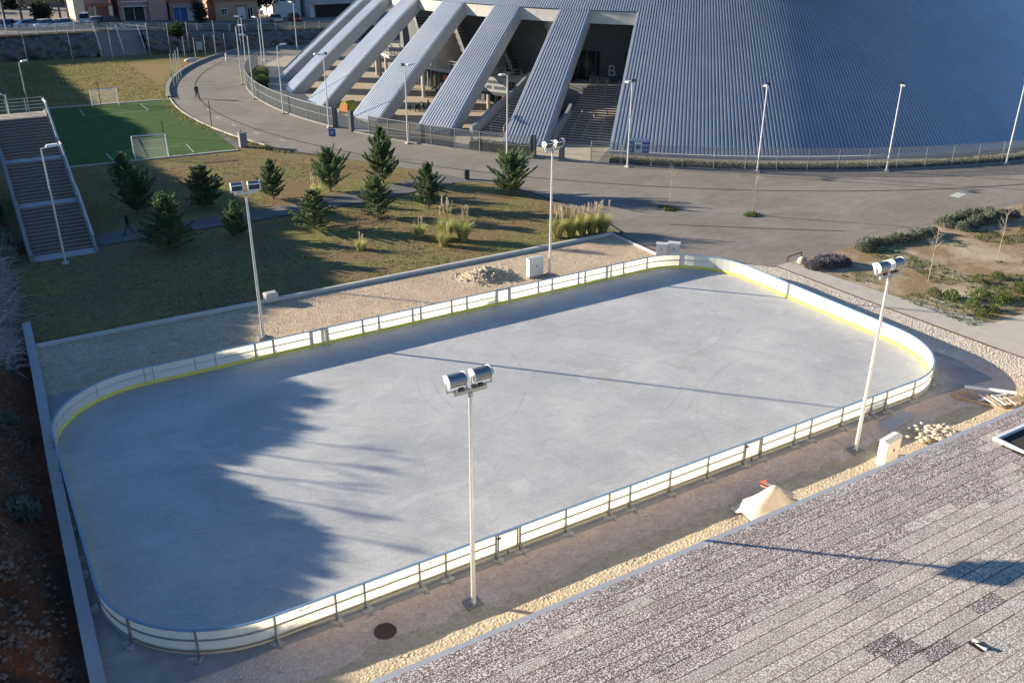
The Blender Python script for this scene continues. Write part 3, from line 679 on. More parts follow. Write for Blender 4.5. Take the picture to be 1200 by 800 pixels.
# ---------------------------------------------------------------- arena
ar = thing('sports_arena', (AC[0], AC[1], 0), 'huge round arena dome clad in ribbed aluminium with slanting legs', 'arena')
def az(s):
    if s <= 20: return .88*s-.0029*s*s
    u = s-20; return 16.44+.764*(u-u*u/80)
def aslope(s): return math.atan(.88-.0058*s if s <= 20 else .764*(1-(s-20)/40))
def AS(th, s, off=0):
    t = R_(th); a = aslope(s); r = 60-s+off*math.sin(a)
    return (r*math.cos(t), r*math.sin(t), az(s)+off*math.cos(a))
def AP(th, r, z): t = R_(th); return (r*math.cos(t), r*math.sin(t), z)
RIB = .365
def corrug(t0, t1, slist, h=.17):
    n = max(1, round((t1-t0)/RIB)); cols = []
    for k in range(n):
        for u, o in ((0, 0), (.16, 0), (.36, h), (.80, h), (.92, 0)): cols.append((t0+(t1-t0)*(k+u)/n, o))
    cols.append((t1, 0)); mb = MB(); w = len(cols)
    for s in slist:
        for th, o in cols: mb.v.append(AS(th, s, o))
    for j in range(len(slist)-1):
        for i in range(w-1): mb.f.append((j*w+i+1, j*w+i, j*w+w+i, j*w+w+i+1)); mb.mi.append(0)
    return mb
SL = [14.0*i/8 for i in range(9)]; SU = [14.0+i*2.2 for i in range(16)]
MAIN0 = 223.3
corrug(MAIN0, 300, SL+SU[1:]).build('roof_cladding', M['clad'], ar)
corrug(132, MAIN0, SU).build('roof_cladding', M['clad'], ar)
legs = [(212.5, 216.9), (202.0, 206.4), (191.6, 196.2), (180.6, 185.0), (169.9, 174.2), (159.4, 163.6), (149, 153.2), (138.6, 142.8)]
for a, b in legs:
    lg = corrug(a+.08, b-.08, SL).build('leg', M['clad'], ar)
    mb = MB(); vs = []
    for s in SL:
        vs += [AS(a, s, .04), AS(a, s, -1.25), AS(b, s, -1.25), AS(b, s, .04)]
    fs = []
    for i in range(len(SL)-1):
        for j in range(3): fs.append((4*i+j, 4*i+4+j, 4*i+5+j, 4*i+1+j))
    mb.add(vs, fs); mb.build('leg_side', M['cladside'], lg)
    for e in (a+.04, b-.04):
        mb = MB()
        for s0, s1 in zip(SL, SL[1:]): mb.bar(AS(e, s0, .05), AS(e, s1, .05), .12, .10)
        mb.build('leg_edge_trim', M['trimalu'], lg)
mb = MB(); vs = []
for s in SL: vs += [AS(MAIN0, s, .05), AS(MAIN0, s, -1.25)]
mb.add(vs, [(2*i, 2*i+2, 2*i+3, 2*i+1) for i in range(len(SL)-1)]); mb.build('edge_face', M['cladside'], ar)
mb = MB()
for s0, s1 in zip(SL, SL[1:]): mb.bar(AS(MAIN0, s0, .05), AS(MAIN0, s1, .05), .12, .1)
mb.build('edge_trim', M['trimalu'], ar)
strip_ = MB(); pts = [AP(MAIN0+.2+i*1.0, 60.25, 0) for i in range(76)]
for a, b in zip(pts, pts[1:]): strip_.bar((a[0], a[1], .12), (b[0], b[1], .12), .30, .34)
strip_.build('base_kerb', M['kerb'], ar)
gaps = [(legs[i+1][1], legs[i][0]) for i in range(len(legs)-1)]
gaps = [(legs[0][1], MAIN0)] + gaps
def sector(t0, t1, r0, r1, z0, z1, n=4, mb=None):
    mb = mb or MB(); vs = []
    for i in range(n+1):
        t = t0+(t1-t0)*i/n
        vs += [AP(t, r0, z0), AP(t, r1, z0), AP(t, r1, z1), AP(t, r0, z1)]
    fs = []
    for i in range(n):
        for j in range(4): fs.append((4*i+j, 4*i+(j+1) % 4, 4*i+4+(j+1) % 4, 4*i+4+j))
    fs += [(3, 2, 1, 0), (4*n, 4*n+1, 4*n+2, 4*n+3)]
    return mb.add(vs, fs)
zt12 = az(14.0)
for a, b in gaps:
    sector(a, b, 45.1, 45.96, zt12-1.25, zt12+.02, 5).build('opening_fascia', M['concrete_l'], ar)
sector(132, 228, 42, 45.05, zt12-1.0, zt12-.75, 30).build('soffit', M['concrete_l'], ar)
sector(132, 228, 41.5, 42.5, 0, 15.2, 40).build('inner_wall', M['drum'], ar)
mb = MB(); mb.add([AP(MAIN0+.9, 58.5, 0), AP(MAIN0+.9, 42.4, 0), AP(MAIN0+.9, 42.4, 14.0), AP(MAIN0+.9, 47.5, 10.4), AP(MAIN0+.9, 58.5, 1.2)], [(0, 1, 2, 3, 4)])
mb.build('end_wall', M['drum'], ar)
# terrace at first floor with shops below
sector(186, 207.4, 42.5, 46.6, 3.7, 4.05, 14).build('terrace_slab', M['concrete_l'], ar)
sector(207.4, 223.6, 42.5, 46.2, 0, 4.0, 10).build('terrace', M['stairc'], ar)
sector(155, 186, 42.5, 46.6, 3.7, 4.05, 14).build('terrace_slab', M['concrete_l'], ar)
for t in range(156, 207, 5): 
    a = AP(t, 46.2, 0); MB().cyl(a, (a[0], a[1], 3.7), .22, n=10).build('column', M['concrete_l'], ar)
for i, t in enumerate(range(157, 206, 3)):
    sh = sector(t, t+2.6, 42.5, 42.62, .3, 3.2, 2).build('shop_window', M['glassd'], ar)
    fr = MB()
    for tt in (t, t+1.3, t+2.6): a = AP(tt, 42.66, .3); fr.bar(a, (a[0], a[1], 3.2), .07, .07)
    fr.build('window_frame', M['galv'], sh)
def rail(th0, th1, r, z, h=1.05, n=8):
    mb = MB()
    P = [AP(th0+(th1-th0)*i/n, r, z) for i in range(n+1)]
    for p in P: mb.bar(p, (p[0], p[1], z+h), .05, .05)
    for zz in (h, h*.66, h*.33):
        for a, b in zip(P, P[1:]): mb.bar((a[0], a[1], z+zz), (b[0], b[1], z+zz), .04, .04)
    return mb
rail(157, 207, 46.4, 4.05, n=36).build('terrace_railing', M['galv'], ar)
# stairs under the first two openings
def arena_stairs(t0, t1, r0, r1, zt_, n):
    for i in range(n):
        ra = r0-(r0-r1)*i/n
        mb = sector(t0, t1, r1, ra, -.05+(zt_)*i/n, zt_*(i+1)/n-.02, 3); k0 = len(mb.f)
        sector(t0, t1, ra-.20, ra+.03, zt_*(i+1)/n-.05, zt_*(i+1)/n, 3, mb); mb.mi[k0:] = [1]*(len(mb.f)-k0)
        mb.build('stair_step', [M['riser_shade'], M['pavestrip']], ar)
arena_stairs(217.1, 223.2, 57.2, 46.2, 4.0, 24)
arena_stairs(208.6, 212.4, 57.6, 46.2, 4.0, 24)
def stair_rail(th, r0, r1, z1):
    mb = MB(); a = AP(th, r0, 1.0); b = AP(th, r1, z1+1.0); mb.bar(a, b, .06, .06)
    for i in range(6):
        k = i/5; p = AP(th, r0+(r1-r0)*k, z1*k); mb.bar(p, (p[0], p[1], p[2]+1.0), .05, .05)
    return mb.build('stair_handrail', M['galv'], ar)
for th in (218.6, 220.0, 221.6): stair_rail(th, 56.5, 52.5, 1.6); stair_rail(th, 51.0, 46.6, 3.9)
for th in (209.6, 211.2): stair_rail(th, 57, 47, 3.9)
for th, rr in ((208.2, (58.6, 46.3)), (217.0, (57.5, 52.0))):
    mb = MB(); n = 8; vs = []
    for i in range(n+1):
        k = i/n; r = rr[0]+(rr[1]-rr[0])*k; z = 4.0*(57.5-r)/11.3; z = max(0, z); z = z + .18*math.sin(k*6.3)
        vs += [AP(th-.18, r, max(-.1, z-.7)), AP(th+.18, r, max(-.1, z-.7)), AP(th+.18, r, z+1.0), AP(th-.18, r, z+1.0)]
    fs = [(4*i+j, 4*i+4+j, 4*i+4+(j+1) % 4, 4*i+(j+1) % 4) for i in range(n) for j in range(4)] + [(0, 1, 2, 3), (4*n+3, 4*n+2, 4*n+1, 4*n)]
    mb.add(vs, fs); mb.build('stair_parapet', M['cladside'], ar)
# glass parapet, doors, letter B
sector(217.2, 219.8, 46.1, 46.16, 4.0, 5.0, 3).build('glass_parapet', M['mesh'], ar)
for t0, t1 in ((213.2, 214.5), (214.6, 215.9), (216.0, 217.3), (221.2, 222.6)):
    d = sector(t0, t1, 42.5, 42.6, 4.1, 7.2, 2).build('door', M['glassd'], ar)
    a = AP((t0+t1)/2, 42.64, 4.1); MB().bar(a, (a[0], a[1], 7.2), .06, .06).build('door_frame', M['galv'], d)
def textmesh(s, size, m, name, loc, rz, parent, ext=.02):
    cu = bpy.data.curves.new(name, 'FONT'); cu.body = s; cu.size = size; cu.extrude = ext; cu.align_x = 'CENTER'
    tmp = bpy.data.objects.new('tmp', cu); COL.objects.link(tmp); bpy.context.view_layer.update()
    me = bpy.data.meshes.new_from_object(tmp.evaluated_get(bpy.context.evaluated_depsgraph_get()))
    bpy.data.objects.remove(tmp); me.materials.clear(); me.materials.append(m)
    o = link(name, me, parent, loc); o.rotation_euler = (R_(90), 0, rz); return o
def facing(th): return R_(th+90)        # text plane facing radially outwards
textmesh('B', 1.75, M['concrete_l'], 'wall_letter', AP(219.3, 42.66, 4.6), facing(219.3), ar, .04)
sg = sector(203.6, 207.7, 50.2, 50.4, 3.1, 4.7, 3).build('sign_panel', M['signg'], ar)
rnd = random.Random(9)
for row, zc in ((0, 4.22), (1, 3.62)):
    mb = MB(); t = 204.2+.25*row
    while t < 207.2:
        w_ = rnd.choice((.10, .13, .16)); 
        if rnd.random() > .16: sector(t, t+w_, 50.4, 50.43, zc-.18, zc+.18*rnd.uniform(.6, 1), 1, mb)
        t += w_+.08
    mb.build('sign_lettering', M['signt'], sg)
sector(202.6, 207.7, 46.7, 50.4, 2.75, 3.05, 3).build('sign_canopy', M['drum'], ar)
bs = sector(191.5, 197.8, 46.62, 46.8, 2.5, 3.7, 4).build('shop_fascia', M['black'], ar)
textmesh('Bow', 1.0, M['whitep'], 'shop_lettering', AP(194.6, 46.85, 2.75), facing(194.6), bs, .02)
a = AP(192.9, 46.84, 3.1); MB().cyl(a, AP(192.9, 46.88, 3.1), .38, n=16).build('shop_emblem', M['red'], bs)
rb = sector(204.0, 205.6, 46.62, 46.75, 1.2, 2.4, 2).build('red_banner', M['red'], ar)
sector(204.2, 204.7, 46.75, 46.79, 1.7, 2.1, 1).build('banner_lettering', M['whitep'], rb); sector(204.85, 205.4, 46.75, 46.79, 1.6, 2.05, 1).build('banner_lettering', M['whitep'], rb)
# stepped concrete fins and slanting gallery stairs seen through the gaps
for th in (200.2, 189.4, 210.6):
    mb = MB(); mb.add([AP(th-.5, 42.5, 4.05), AP(th-.5, 46.4, 4.05), AP(th-.5, 44.6, 10.8), AP(th-.5, 42.5, 10.8), AP(th+.5, 42.5, 4.05), AP(th+.5, 46.4, 4.05), AP(th+.5, 44.6, 10.8), AP(th+.5, 42.5, 10.8)],
                      [(0, 1, 2, 3), (7, 6, 5, 4), (0, 4, 5, 1), (1, 5, 6, 2), (2, 6, 7, 3), (3, 7, 4, 0)]); mb.build('concrete_fin', M['pavestrip'], ar)
for t0 in (190.5, 199.0, 179.5, 208.6):
    mb = MB()
    for i in range(16): k = i/16; sector(t0-k*4+5.0, t0-k*4+5.4, 43, 45, 4.05+5.4*k, 4.25+5.4*k, 1, mb)
    mb.build('gallery_stairs', M['darkmet'], ar)
    rl = MB(); n = 8
    for i in range(n+1): k = i/n; p = AP(t0-k*4+5.2, 45.05, 4.2+5.4*k); rl.bar(p, (p[0], p[1], p[2]+1), .05, .05)
    for zz in (.4, .7, 1.0): rl.bar(AP(t0+5.2, 45.05, 4.2+zz), AP(t0+1.2, 45.05, 9.6+zz), .05, .05)
    rl.build('gallery_railing', M['galv'], ar)

# ---------------------------------------------------------------- fence round the arena
fe = thing('mesh_fence', (AC[0], AC[1], 0), 'grey wire mesh fence with steel posts curving round the arena', 'fence')
FR = 64.7; FH = 2.05; fth = [150+2.5*i for i in range(53)]
pm = MB(); pm.cyl((0, 0, 0), (0, 0, FH), .04, n=8); pm = pm.mesh('fence_post', M['galv'])
for t in fth: link('fence_post', pm, fe, AP(t, FR, 0))
for a, b in zip(fth, fth[1:]):
    if 195.0 <= a < 197.6 or 217.4 <= a < 220.1: continue
    p0 = AP(a, FR, .12); p1 = AP(b, FR, .12)
    m = 'mesh2' if a < 208 else 'mesh'
    MB().quad(p0, p1, (p1[0], p1[1], FH-.05), (p0[0], p0[1], FH-.05)).build('mesh_panel', M[m], fe)
    rb = MB(); rb.bar((p0[0], p0[1], FH-.03), (p1[0], p1[1], FH-.03), .05, .05); rb.bar((p0[0], p0[1], 1.1), (p1[0], p1[1], 1.1), .03, .03)
    rb.build('fence_rail', M['galv'], fe)
sector(150, 195, FR-.12, FR+.12, 0, .13, 40).build('fence_kerb', M['stairc'], fe)
sector(197.5, 283, FR-.12, FR+.12, 0, .13, 70).build('fence_kerb', M['stairc'], fe)
for t in (195, 197.5, 217.5, 220): 
    p = AP(t, FR, 0); MB().obox(p, .45, .45, 2.2, R_(t)).build('gate_pillar', M['drum'], fe)
for t in (245.0, 252.5, 235):
    mb = MB(); mb.bar(AP(t, FR, 1.7), AP(t+1.1, FR, .05), .05, .05); mb.build('fence_brace', M['galv'], fe)
# ---------------------------------------------------------------- street lamps
def lamp_proto(name, twin):
    t = thing(name, (0, 0, 0), 'x', 'street lamp', 'street lamps along the arena fence')
    MB().obox((0, 0, 0), .4, .4, .12).build('base_block', M['concrete_l'], t)
    MB().cyl((0, 0, .1), (0, 0, 7.6), .085, .05, 10).build('pole', M['pole'], t)
    mb = MB(); mb.bar((0, 0, 7.58), (.75, 0, 7.66), .06, .06); mb.build('arm', M['pole'], t)
    h = MB(); h.add([(.25, -.16, 7.66), (1.05, -.20, 7.70), (1.05, .20, 7.70), (.25, .16, 7.66), (.35, -.10, 7.80), (.95, -.13, 7.83), (.95, .13, 7.83), (.35, .10, 7.80)],
                    [(3, 2, 1, 0), (4, 5, 6, 7), (0, 1, 5, 4), (1, 2, 6, 5), (2, 3, 7, 6), (3, 0, 4, 7)]); h.build('lamp_head', M['whitep'], t)
    if twin:
        s = MB(); s.obox((-.22, 0, 7.62), .26, .30, .24, .2); s.bar((0, 0, 7.6), (-.2, 0, 7.65), .05, .05); s.build('spotlight', M['black'], t)
    return t
LP = lamp_proto('street_lamp', True)
lang = [257.6, 246.4, 235.9, 225.6, 215.3, 205.2, 194.6, 185.7, 176.1, 165.7, 155.5, 145.0, 133.0]
names = ['at the right edge of the picture', 'third from the right edge', '']
ords = ['first', 'second', 'third', 'fourth', 'fifth', 'sixth', 'seventh', 'eighth', 'ninth', 'tenth', 'eleventh', 'twelfth', 'thirteenth']
for i, a in enumerate(lang):
    x, y = pol(a, 65.2); lab = 'slim grey street lamp on the arena fence, %s counted from the right edge' % ords[i]
    if i == 0: LP.location = (x, y, 0); LP.rotation_euler = (0, 0, R_(a-25)); LP['label'] = lab
    else: clone(LP, (x, y, 0), R_(a-25) if i < 4 else R_(a+150 if i % 2 else a-20), lab)
L2 = clone(LP, (-16.53, 30.56, 0), R_(-5), 'slim street lamp in the shade at the foot of the wide staircase'); L2['group'] = 'street lamps by the staircase'
for ch in list(L2.children):
    if ch.name.startswith('spot'): bpy.data.objects.remove(ch)
c = clone(L2, (-16.9, 51.6, 0), R_(170), 'street lamp rising behind the railing at the top of the staircase', 1.02)
c = clone(L2, (-13.8, 78, 0), R_(20), 'street lamp in the shade beside the far pitch at the left edge', .9)
c = clone(L2, (19.5, 104, 0), R_(120), 'street lamp between the fence and the far road bend', 1.0); c['label'] = 'tall street lamp just inside the fence near the round green hedges'
c = clone(L2, (-10.6, 143, 3.5), R_(60), 'leaning street lamp above the far parked cars at the top left corner', 1.0)
# poles carrying nets beyond the pitches
npm = MB(); npm.cyl((0, 0, 0), (0, 0, 1), .045, n=6); npm = npm.mesh('net_pole', M['pole'])
for (x, y, h) in ((-9.3, 130.5, 5), (-2.7, 132.2, 5), (3.2, 131.5, 5), (9.0, 131, 5), (12.2, 131, 5), (15.4, 131.3, 5), (19.6, 130.6, 5), (23.6, 129.4, 5)):
    tag(link('net_pole', npm, None, (x, y, 0), 0, (1, 1, h)), 'thin tall net pole standing along the foot of the far bank', 'pole', 'net poles along the bank')
for (x, y, h) in ((13.5, 126.5, 3.2), (17.1, 127.5, 3.2), (14.6, 124, 3.2), (18.5, 126.5, 3.2), (20.5, 127.9, 3.2)):
    tag(link('net_pole', npm, None, (x, y, 0), 0, (1, 1, h)), 'short thin pole on the grass by the red clay patch', 'pole', 'short poles by the clay patch')
for (x, y, h) in ((6.4, 100.4, 4.0), (7.2, 103, 4.0), (8.2, 106, 4.0), (5.5, 98.2, 4.2)):
    tag(link('net_pole', npm, None, (x, y, 0), 0, (1.1, 1.1, h)), 'pale thin pole beside the ring road kerb past the pitch', 'pole', 'poles past the pitch')
for (x, y, h, lab) in ((3.6, 89.3, 3.4, 'dark thin post at the far right corner of the green pitch'), (3.1, 69.7, 2.7, 'dark post leaning beside the ring road kerb half way along the pitch'), (3.2, 58.4, 1.6, 'thin dark post rising from the grey box at the near pitch corner'), (-5.4, 87.6, 3.0, 'thin dark post inside the far goal'), (-3.9, 59.5, 3.0, 'thin dark post beside the near goal')):
    tag(link('fence_post', npm.copy(), None, (x, y, 0), 0, (1, 1, h)), lab, 'post').data.materials[0] = M['darkmet']
gb = thing('grey_box', (3.25, 58.2, 0), 'narrow grey metal box at the near right corner of the pitch', 'box')
MB().prism([(-.35, -.3), (.35, -.3), (.35, .3), (-.35, .3)], 0, 1.35).build('body', M['stairc'], gb); MB().box((-.4, -.35, 1.35), (.4, .35, 1.42)).build('lid', M['galv'], gb)
# goals
def goal(x, y, rz, label):
    t = thing('football_goal', (x, y, 0), label, 'goal', None, rz)
    for s in (-1.5, 1.5):
        MB().cyl((s, 0, 0), (s, 0, 2.0), .055, n=8).build('goal_post', M['whitep'], t)
        b = MB(); b.bar((s, 0, 1.98), (s, .5, 1.9), .04, .04); b.bar((s, .5, 1.9), (s, 1.0, 0), .04, .04); b.bar((s, 0, .03), (s, 1, .03), .04, .04); b.build('side_frame', M['whitep'], t)
    MB().cyl((-1.56, 0, 2.0), (1.56, 0, 2.0), .055, n=8).build('crossbar', M['whitep'], t)
    MB().quad((-1.5, .5, 1.9), (1.5, .5, 1.9), (1.5, 1, .02), (-1.5, 1, .02)).build('net', M['net'], t)
goal(-5.45, 58.65, math.pi-.1, 'white five-a-side goal on the near edge of the green pitch')
goal(-4.8, 87.9, .0, 'white five-a-side goal at the far end of the green pitch')

# ---------------------------------------------------------------- vegetation
def leaf(mb, p, d, up, l, w, mi=0):
    d = d.normalized(); s = d.cross(up)
    if s.length < 1e-3: s = Vector((1, 0, 0))
    s = s.normalized()*w/2; q = p+d*l
    mb.add([p-s*.4, p+d*l*.5+s, q, p+d*l*.5-s], [(0, 1, 2, 3)], mi)
def rdir(r): 
    z = r.uniform(-1, 1); a = r.uniform(0, 6.283); k = math.sqrt(1-z*z); return Vector((k*math.cos(a), k*math.sin(a), z))
def conifer(seed):
    r = random.Random(seed); tk = MB(); H = 4.0; wf = r.uniform(.75, 1.15); eo = r.uniform(-6, 12); pw = r.uniform(.75, 1.15)
    tk.cyl((0, 0, 0), (0, 0, H*.55), .09, .05, 8); tk.cyl((0, 0, H*.55), (0, 0, H*.98), .05, .008, 6)
    cr = MB(); nb = 120
    for i in range(nb):
        t = (i+r.random())/nb; z0 = .06+t**.95*(H-.4)
        env = (1.95*wf*(1-t)**pw+.10)*r.uniform(.40, 1.22)*(.72+.28*min(1, t*5)); a = i*2.399+r.uniform(-.4, .4)
        el = R_(r.uniform(14, 42)+t*24+eo); d = Vector((math.cos(a)*math.cos(el), math.sin(a)*math.cos(el), math.sin(el)))
        L = env/math.cos(el)*.92; p0 = Vector((0, 0, z0)); tk.cyl(p0, p0+d*L*.92, .018, .004, 4, caps=False)
        nl = int(24+80*L)
        for k in range(nl):
            u = r.uniform(.18, 1)**.8; q = p0+d*(L*u); side = d.cross(Vector((0, 0, 1))).normalized()
            lat = (1-u)*.26*L+.05; q = q+side*r.uniform(-lat, lat)+Vector((0, 0, r.uniform(-.06, .09)))
            dd = d+side*r.uniform(-1.0, 1.0)+Vector((0, 0, r.uniform(-.15, .5)))
            leaf(cr, q, dd, rdir(r), r.uniform(.10, .24), r.uniform(.04, .085))
    for k in range(26):
        q = Vector((r.gauss(0, .04), r.gauss(0, .05), H*r.uniform(.8, 1.0))); leaf(cr, q, Vector((r.uniform(-1, 1), r.uniform(-1, 1), 1.2)), rdir(r), .18, .05)
    return tk.mesh('trunk', M['bark']), cr.mesh('crown', M['conifer'])
CON = [conifer(s) for s in (11, 23, 37, 41, 59)]
cl = [(-9.5, 49.6, 2.9, 'small dark cedar in the shade just below the pitch corner'), (-10.2, 39.8, 3.6, 'dark cedar in the shade behind the walking person'),
      (-10.0, 29.9, 4.3, 'large dark cedar in the shade in front of the footpath with sunlit tip'), (-5.3, 38.9, 3.5, 'cedar with upswept branches at the shade edge behind the footpath'),
      (-5.3, 30.3, 2.8, 'small cedar right behind the back left floodlight head'), (0, 38.6, 3.5, 'cedar behind the footpath, second of the back row from the shade edge'),
      (4.8, 38.4, 3.8, 'cedar near the blue parking sign behind the footpath'), (.1, 29.4, 3.2, 'low cedar in the lawn in front of the footpath, left of two'),
      (5.3, 29.8, 3.4, 'cedar in front of the tallest cedar beside the footpath'), (9.7, 38.7, 5.1, 'tallest cedar, open crowned, beside the ring road'),
      (9.7, 29.9, 3.9, 'cedar standing left of the litter bin near the pampas grass'), (17.3, 29.9, 3.8, 'dense broad cedar at the lawn corner by the road')]
for i, (x, y, h, lab) in enumerate(cl):
    tm, cm = CON[i % 5]; k = h/4.0; wd = 1.0 if i not in (9,) else .92
    wd *= (1.12, .98, 1.06, 1.2)[i % 4]; t = thing('cedar_tree', (x, y, -.02), lab, 'conifer', 'young cedars on the lawn', i*1.37, (k*wd, k*wd*(1.1 if i % 2 else .95), k*.95))
    link('trunk', tm, t); link('crown', cm, t)
def pampas(seed, nbl, npl, h, hp):
    r = random.Random(seed); b = MB(); p = MB()
    for k in range(nbl*2):
        a = r.uniform(0, 6.283); rr = r.uniform(0, .3); p0 = Vector((rr*math.cos(a), rr*math.sin(a), 0)); L = h*r.uniform(.6, 1.15); sp = r.uniform(.15, .95)
        pts = [p0+Vector((math.cos(a)*sp*L*u*u*.75, math.sin(a)*sp*L*u*u*.75, L*(u-.42*sp*u*u))) for u in (0, .35, .7, 1)]; w = .022
        s = Vector((-math.sin(a), math.cos(a), 0)); vs = []
        for i, q in enumerate(pts): ww = w*(1-i/3.3); vs += [q-s*ww, q+s*ww]
        b.add(vs, [(2*i, 2*i+1, 2*i+3, 2*i+2) for i in range(3)])
    for k in range(npl):
        a = r.uniform(0, 6.283); q = Vector((math.cos(a)*r.uniform(.05, .5), math.sin(a)*r.uniform(.05, .5), hp*r.uniform(.75, 1)))
        b.cyl((q.x*.3, q.y*.3, 0), q, .012, .009, 4, caps=False)
        for j in range(34): leaf(p, q+Vector((r.gauss(0, .02), r.gauss(0, .02), r.uniform(-.55, .10))), Vector((r.uniform(-.4, .4), r.uniform(-.4, .4), 1)), rdir(r), .16, .035)
    return b, p
def put_pampas(x, y, seed, nbl, npl, h, hp, label, rz=0):
    b, p = pampas(seed, nbl, npl, h, hp); t = thing('pampas_grass', (x, y, -.02), label, 'grass clump', 'pampas grass on the lawn', rz)
    b.build('blades', M['pampas'], t)
    if npl: p.build('plumes', M['plume'], t)
put_pampas(7.3, 22.3, 1, 420, 11, 1.7, 3.0, 'tallest pampas clump of the group in the middle of the lawn')
put_pampas(8.3, 21.6, 2, 380, 7, 1.6, 2.6, 'yellow-green pampas clump at the right of the lawn group')
put_pampas(6.6, 21.2, 3, 260, 3, 1.2, 1.6, 'low pampas clump at the front of the lawn group')
put_pampas(6.0, 23.9, 4, 220, 3, 1.1, 1.7, 'small pampas clump left of the lawn group')
put_pampas(1.3, 23.4, 5, 180, 2, .8, 1.2, 'single small pampas tuft alone on the lawn')
put_pampas(3.3, 37.6, 6, 240, 6, 1.1, 1.8, 'pampas tuft between two cedars behind the footpath')
for i, (x, y) in enumerate(((14.4, 18.7), (15.4, 18.4), (16.3, 18.4), (17.1, 18.3), (17.9, 18.0))):
    put_pampas(x, y, 20+i, 430, 10, 1.55, 2.25, 'dense pampas clump in the row at the lawn corner, %s from the left' % ords[i])
def mound(seed, w, h, n, m, spiky=.6):
    r = random.Random(seed); mb = MB()
    for k in range(n):
        d = rdir(r); d.z = abs(d.z); q = Vector((d.x*w*r.uniform(.6, 1), d.y*w*r.uniform(.6, 1), d.z*h*r.uniform(.6, 1)))
        leaf(mb, q, Vector((d.x*(1-spiky), d.y*(1-spiky), .4+spiky))+rdir(r)*.35, rdir(r), r.uniform(.10, .22), r.uniform(.03, .07))
    return mb.mesh('foliage', m)
LV = [mound(s, .62, .55, 900, M['lav']) for s in (1, 2, 3)]; LVP = [mound(s, .6, .5, 900, M['lavp']) for s in (4, 5)]
WD = [mound(s, .6, .6, 420, M['weed'], .8) for s in (7, 8)]
def shrub(x, y, me, sc, label, group, rz=0):
    t = thing('shrub', (x, y, 0), label, 'shrub', group, rz, sc); link('foliage', me, t)
    s = MB(); s.cyl((0, 0, 0), (.1, 0, .35), .03, .015, 6); s.cyl((0, 0, 0), (-.12, .1, .3), .025, .012, 6); s.build('stem', M['bark'], t)
r0 = random.Random(5)
for i, (x, y) in enumerate(((25.4, 4.9), (26.2, 4.7), (26.9, 4.5), (27.5, 4.4), (26.7, 5.3), (27.3, 5.1))): shrub(x, y, LVP[i % 2], r0.uniform(.85, 1.15), 'purplish grey shrub in the clump by the pale round boulder', 'purplish shrubs by the boulder', i*1.1)
for i in range(9): shrub(31.2+i*.92, 5.9-.06*i+r0.uniform(-.25, .35), LV[i % 3], r0.uniform(.85, 1.25), 'grey-green shrub in the middle row along the planting bed', 'middle row of shrubs in the bed', i*1.7)
for i in range(13): shrub(41.3+(i % 7)*1.05+r0.uniform(-.2, .2), 5.2+(i//7)*1.1+r0.uniform(-.2, .3), LV[i % 3], r0.uniform(1.0, 1.5), 'grey-green shrub in the dense far clump of the planting bed', 'far clump of shrubs in the bed', i*1.3)
for i in range(4): shrub(52.5+i*1.2, 6.2, LV[i % 3], 1.3, 'grey-green shrub at the right edge of the picture by the road', 'shrubs at the right edge', i)
for i in range(14): shrub(27.6+r0.uniform(0, 7), -4.6+r0.uniform(-1.2, 2.4), WD[i % 2], r0.uniform(.6, 1.1), 'loose bright green weed bush in the near part of the bed', 'green weed bushes in the bed', i)
# leafless saplings
def sapling(x, y, h, seed, label, lean=0):
    r = random.Random(seed); t = thing('sapling', (x, y, 0), label, 'sapling', 'bare saplings', r.uniform(0, 6))
    MB().cyl((0, 0, 0), (lean*.5, 0, h*.62), .026, .016, 7).build('trunk', M['barkl'], t)
    b = MB(); base = Vector((lean*.5, 0, h*.6))
    b.cyl(base, base+Vector((lean*.3, 0, h*.38)), .02, .005, 5, caps=False)
    for k in range(16):
        z = r.uniform(-.18, .25)*h; p = base+Vector((0, 0, z)); a = r.uniform(0, 6.28); d = Vector((math.cos(a)*.6, math.sin(a)*.6, .8)); L = h*r.uniform(.10, .22)
        q = p+d*L; b.cyl(p, q, .01, .005, 4, caps=False)
        for j in range(3): b.cyl(p+d*L*(.4+.2*j), p+d*L*(.4+.2*j)+rdir(r)*L*.35+Vector((0, 0, L*.2)), .006, .003, 3, caps=False)
    b.build('branches', M['barkl'], t)
    return t
sapling(26.0, 20.1, 3.7, 1, 'bare sapling in the asphalt, left of two, in a small grass ring')
sapling(30.5, 15.6, 3.5, 2, 'bare sapling in the asphalt, right of two, in a small grass ring')
sapling(29.8, -.5, 4.0, 3, 'bare pale sapling behind the right floodlight head in the bed')
sapling(37.0, -.5, 4.0, 4, 'bare pale sapling at the right edge of the planting bed')
def tufts(name, pts, m, hs=(.10, .28), label=None, cat=None, nb=4, seed=0, z=-.02):
    r = random.Random(seed); mb = MB()
    for (x, y) in pts:
        for k in range(nb):
            a = r.uniform(0, 6.283); h = r.uniform(*hs); w = r.uniform(.02, .05); px = x+r.gauss(0, .06); py = y+r.gauss(0, .06)
            c, s = math.cos(a)*w, math.sin(a)*w; lx, ly = r.gauss(0, h*.5), r.gauss(0, h*.5)
            mb.add([(px-c, py-s, z), (px+c, py+s, z), (px+lx, py+ly, z+h)], [(0, 1, 2)])
    return mb.build(name, m)
for i, (x, y) in enumerate(((26.0, 20.1), (30.5, 15.6))):
    pts = [(x+r0.gauss(0, .28), y+r0.gauss(0, .28)) for k in range(120)]
    tag(tufts('grass_ring', pts, M['weed'], (.08, .26), seed=i, z=0), 'small green grass ring at the foot of the %s asphalt sapling' % ('left' if i == 0 else 'right'), 'grass', kind='stuff')
pts = []
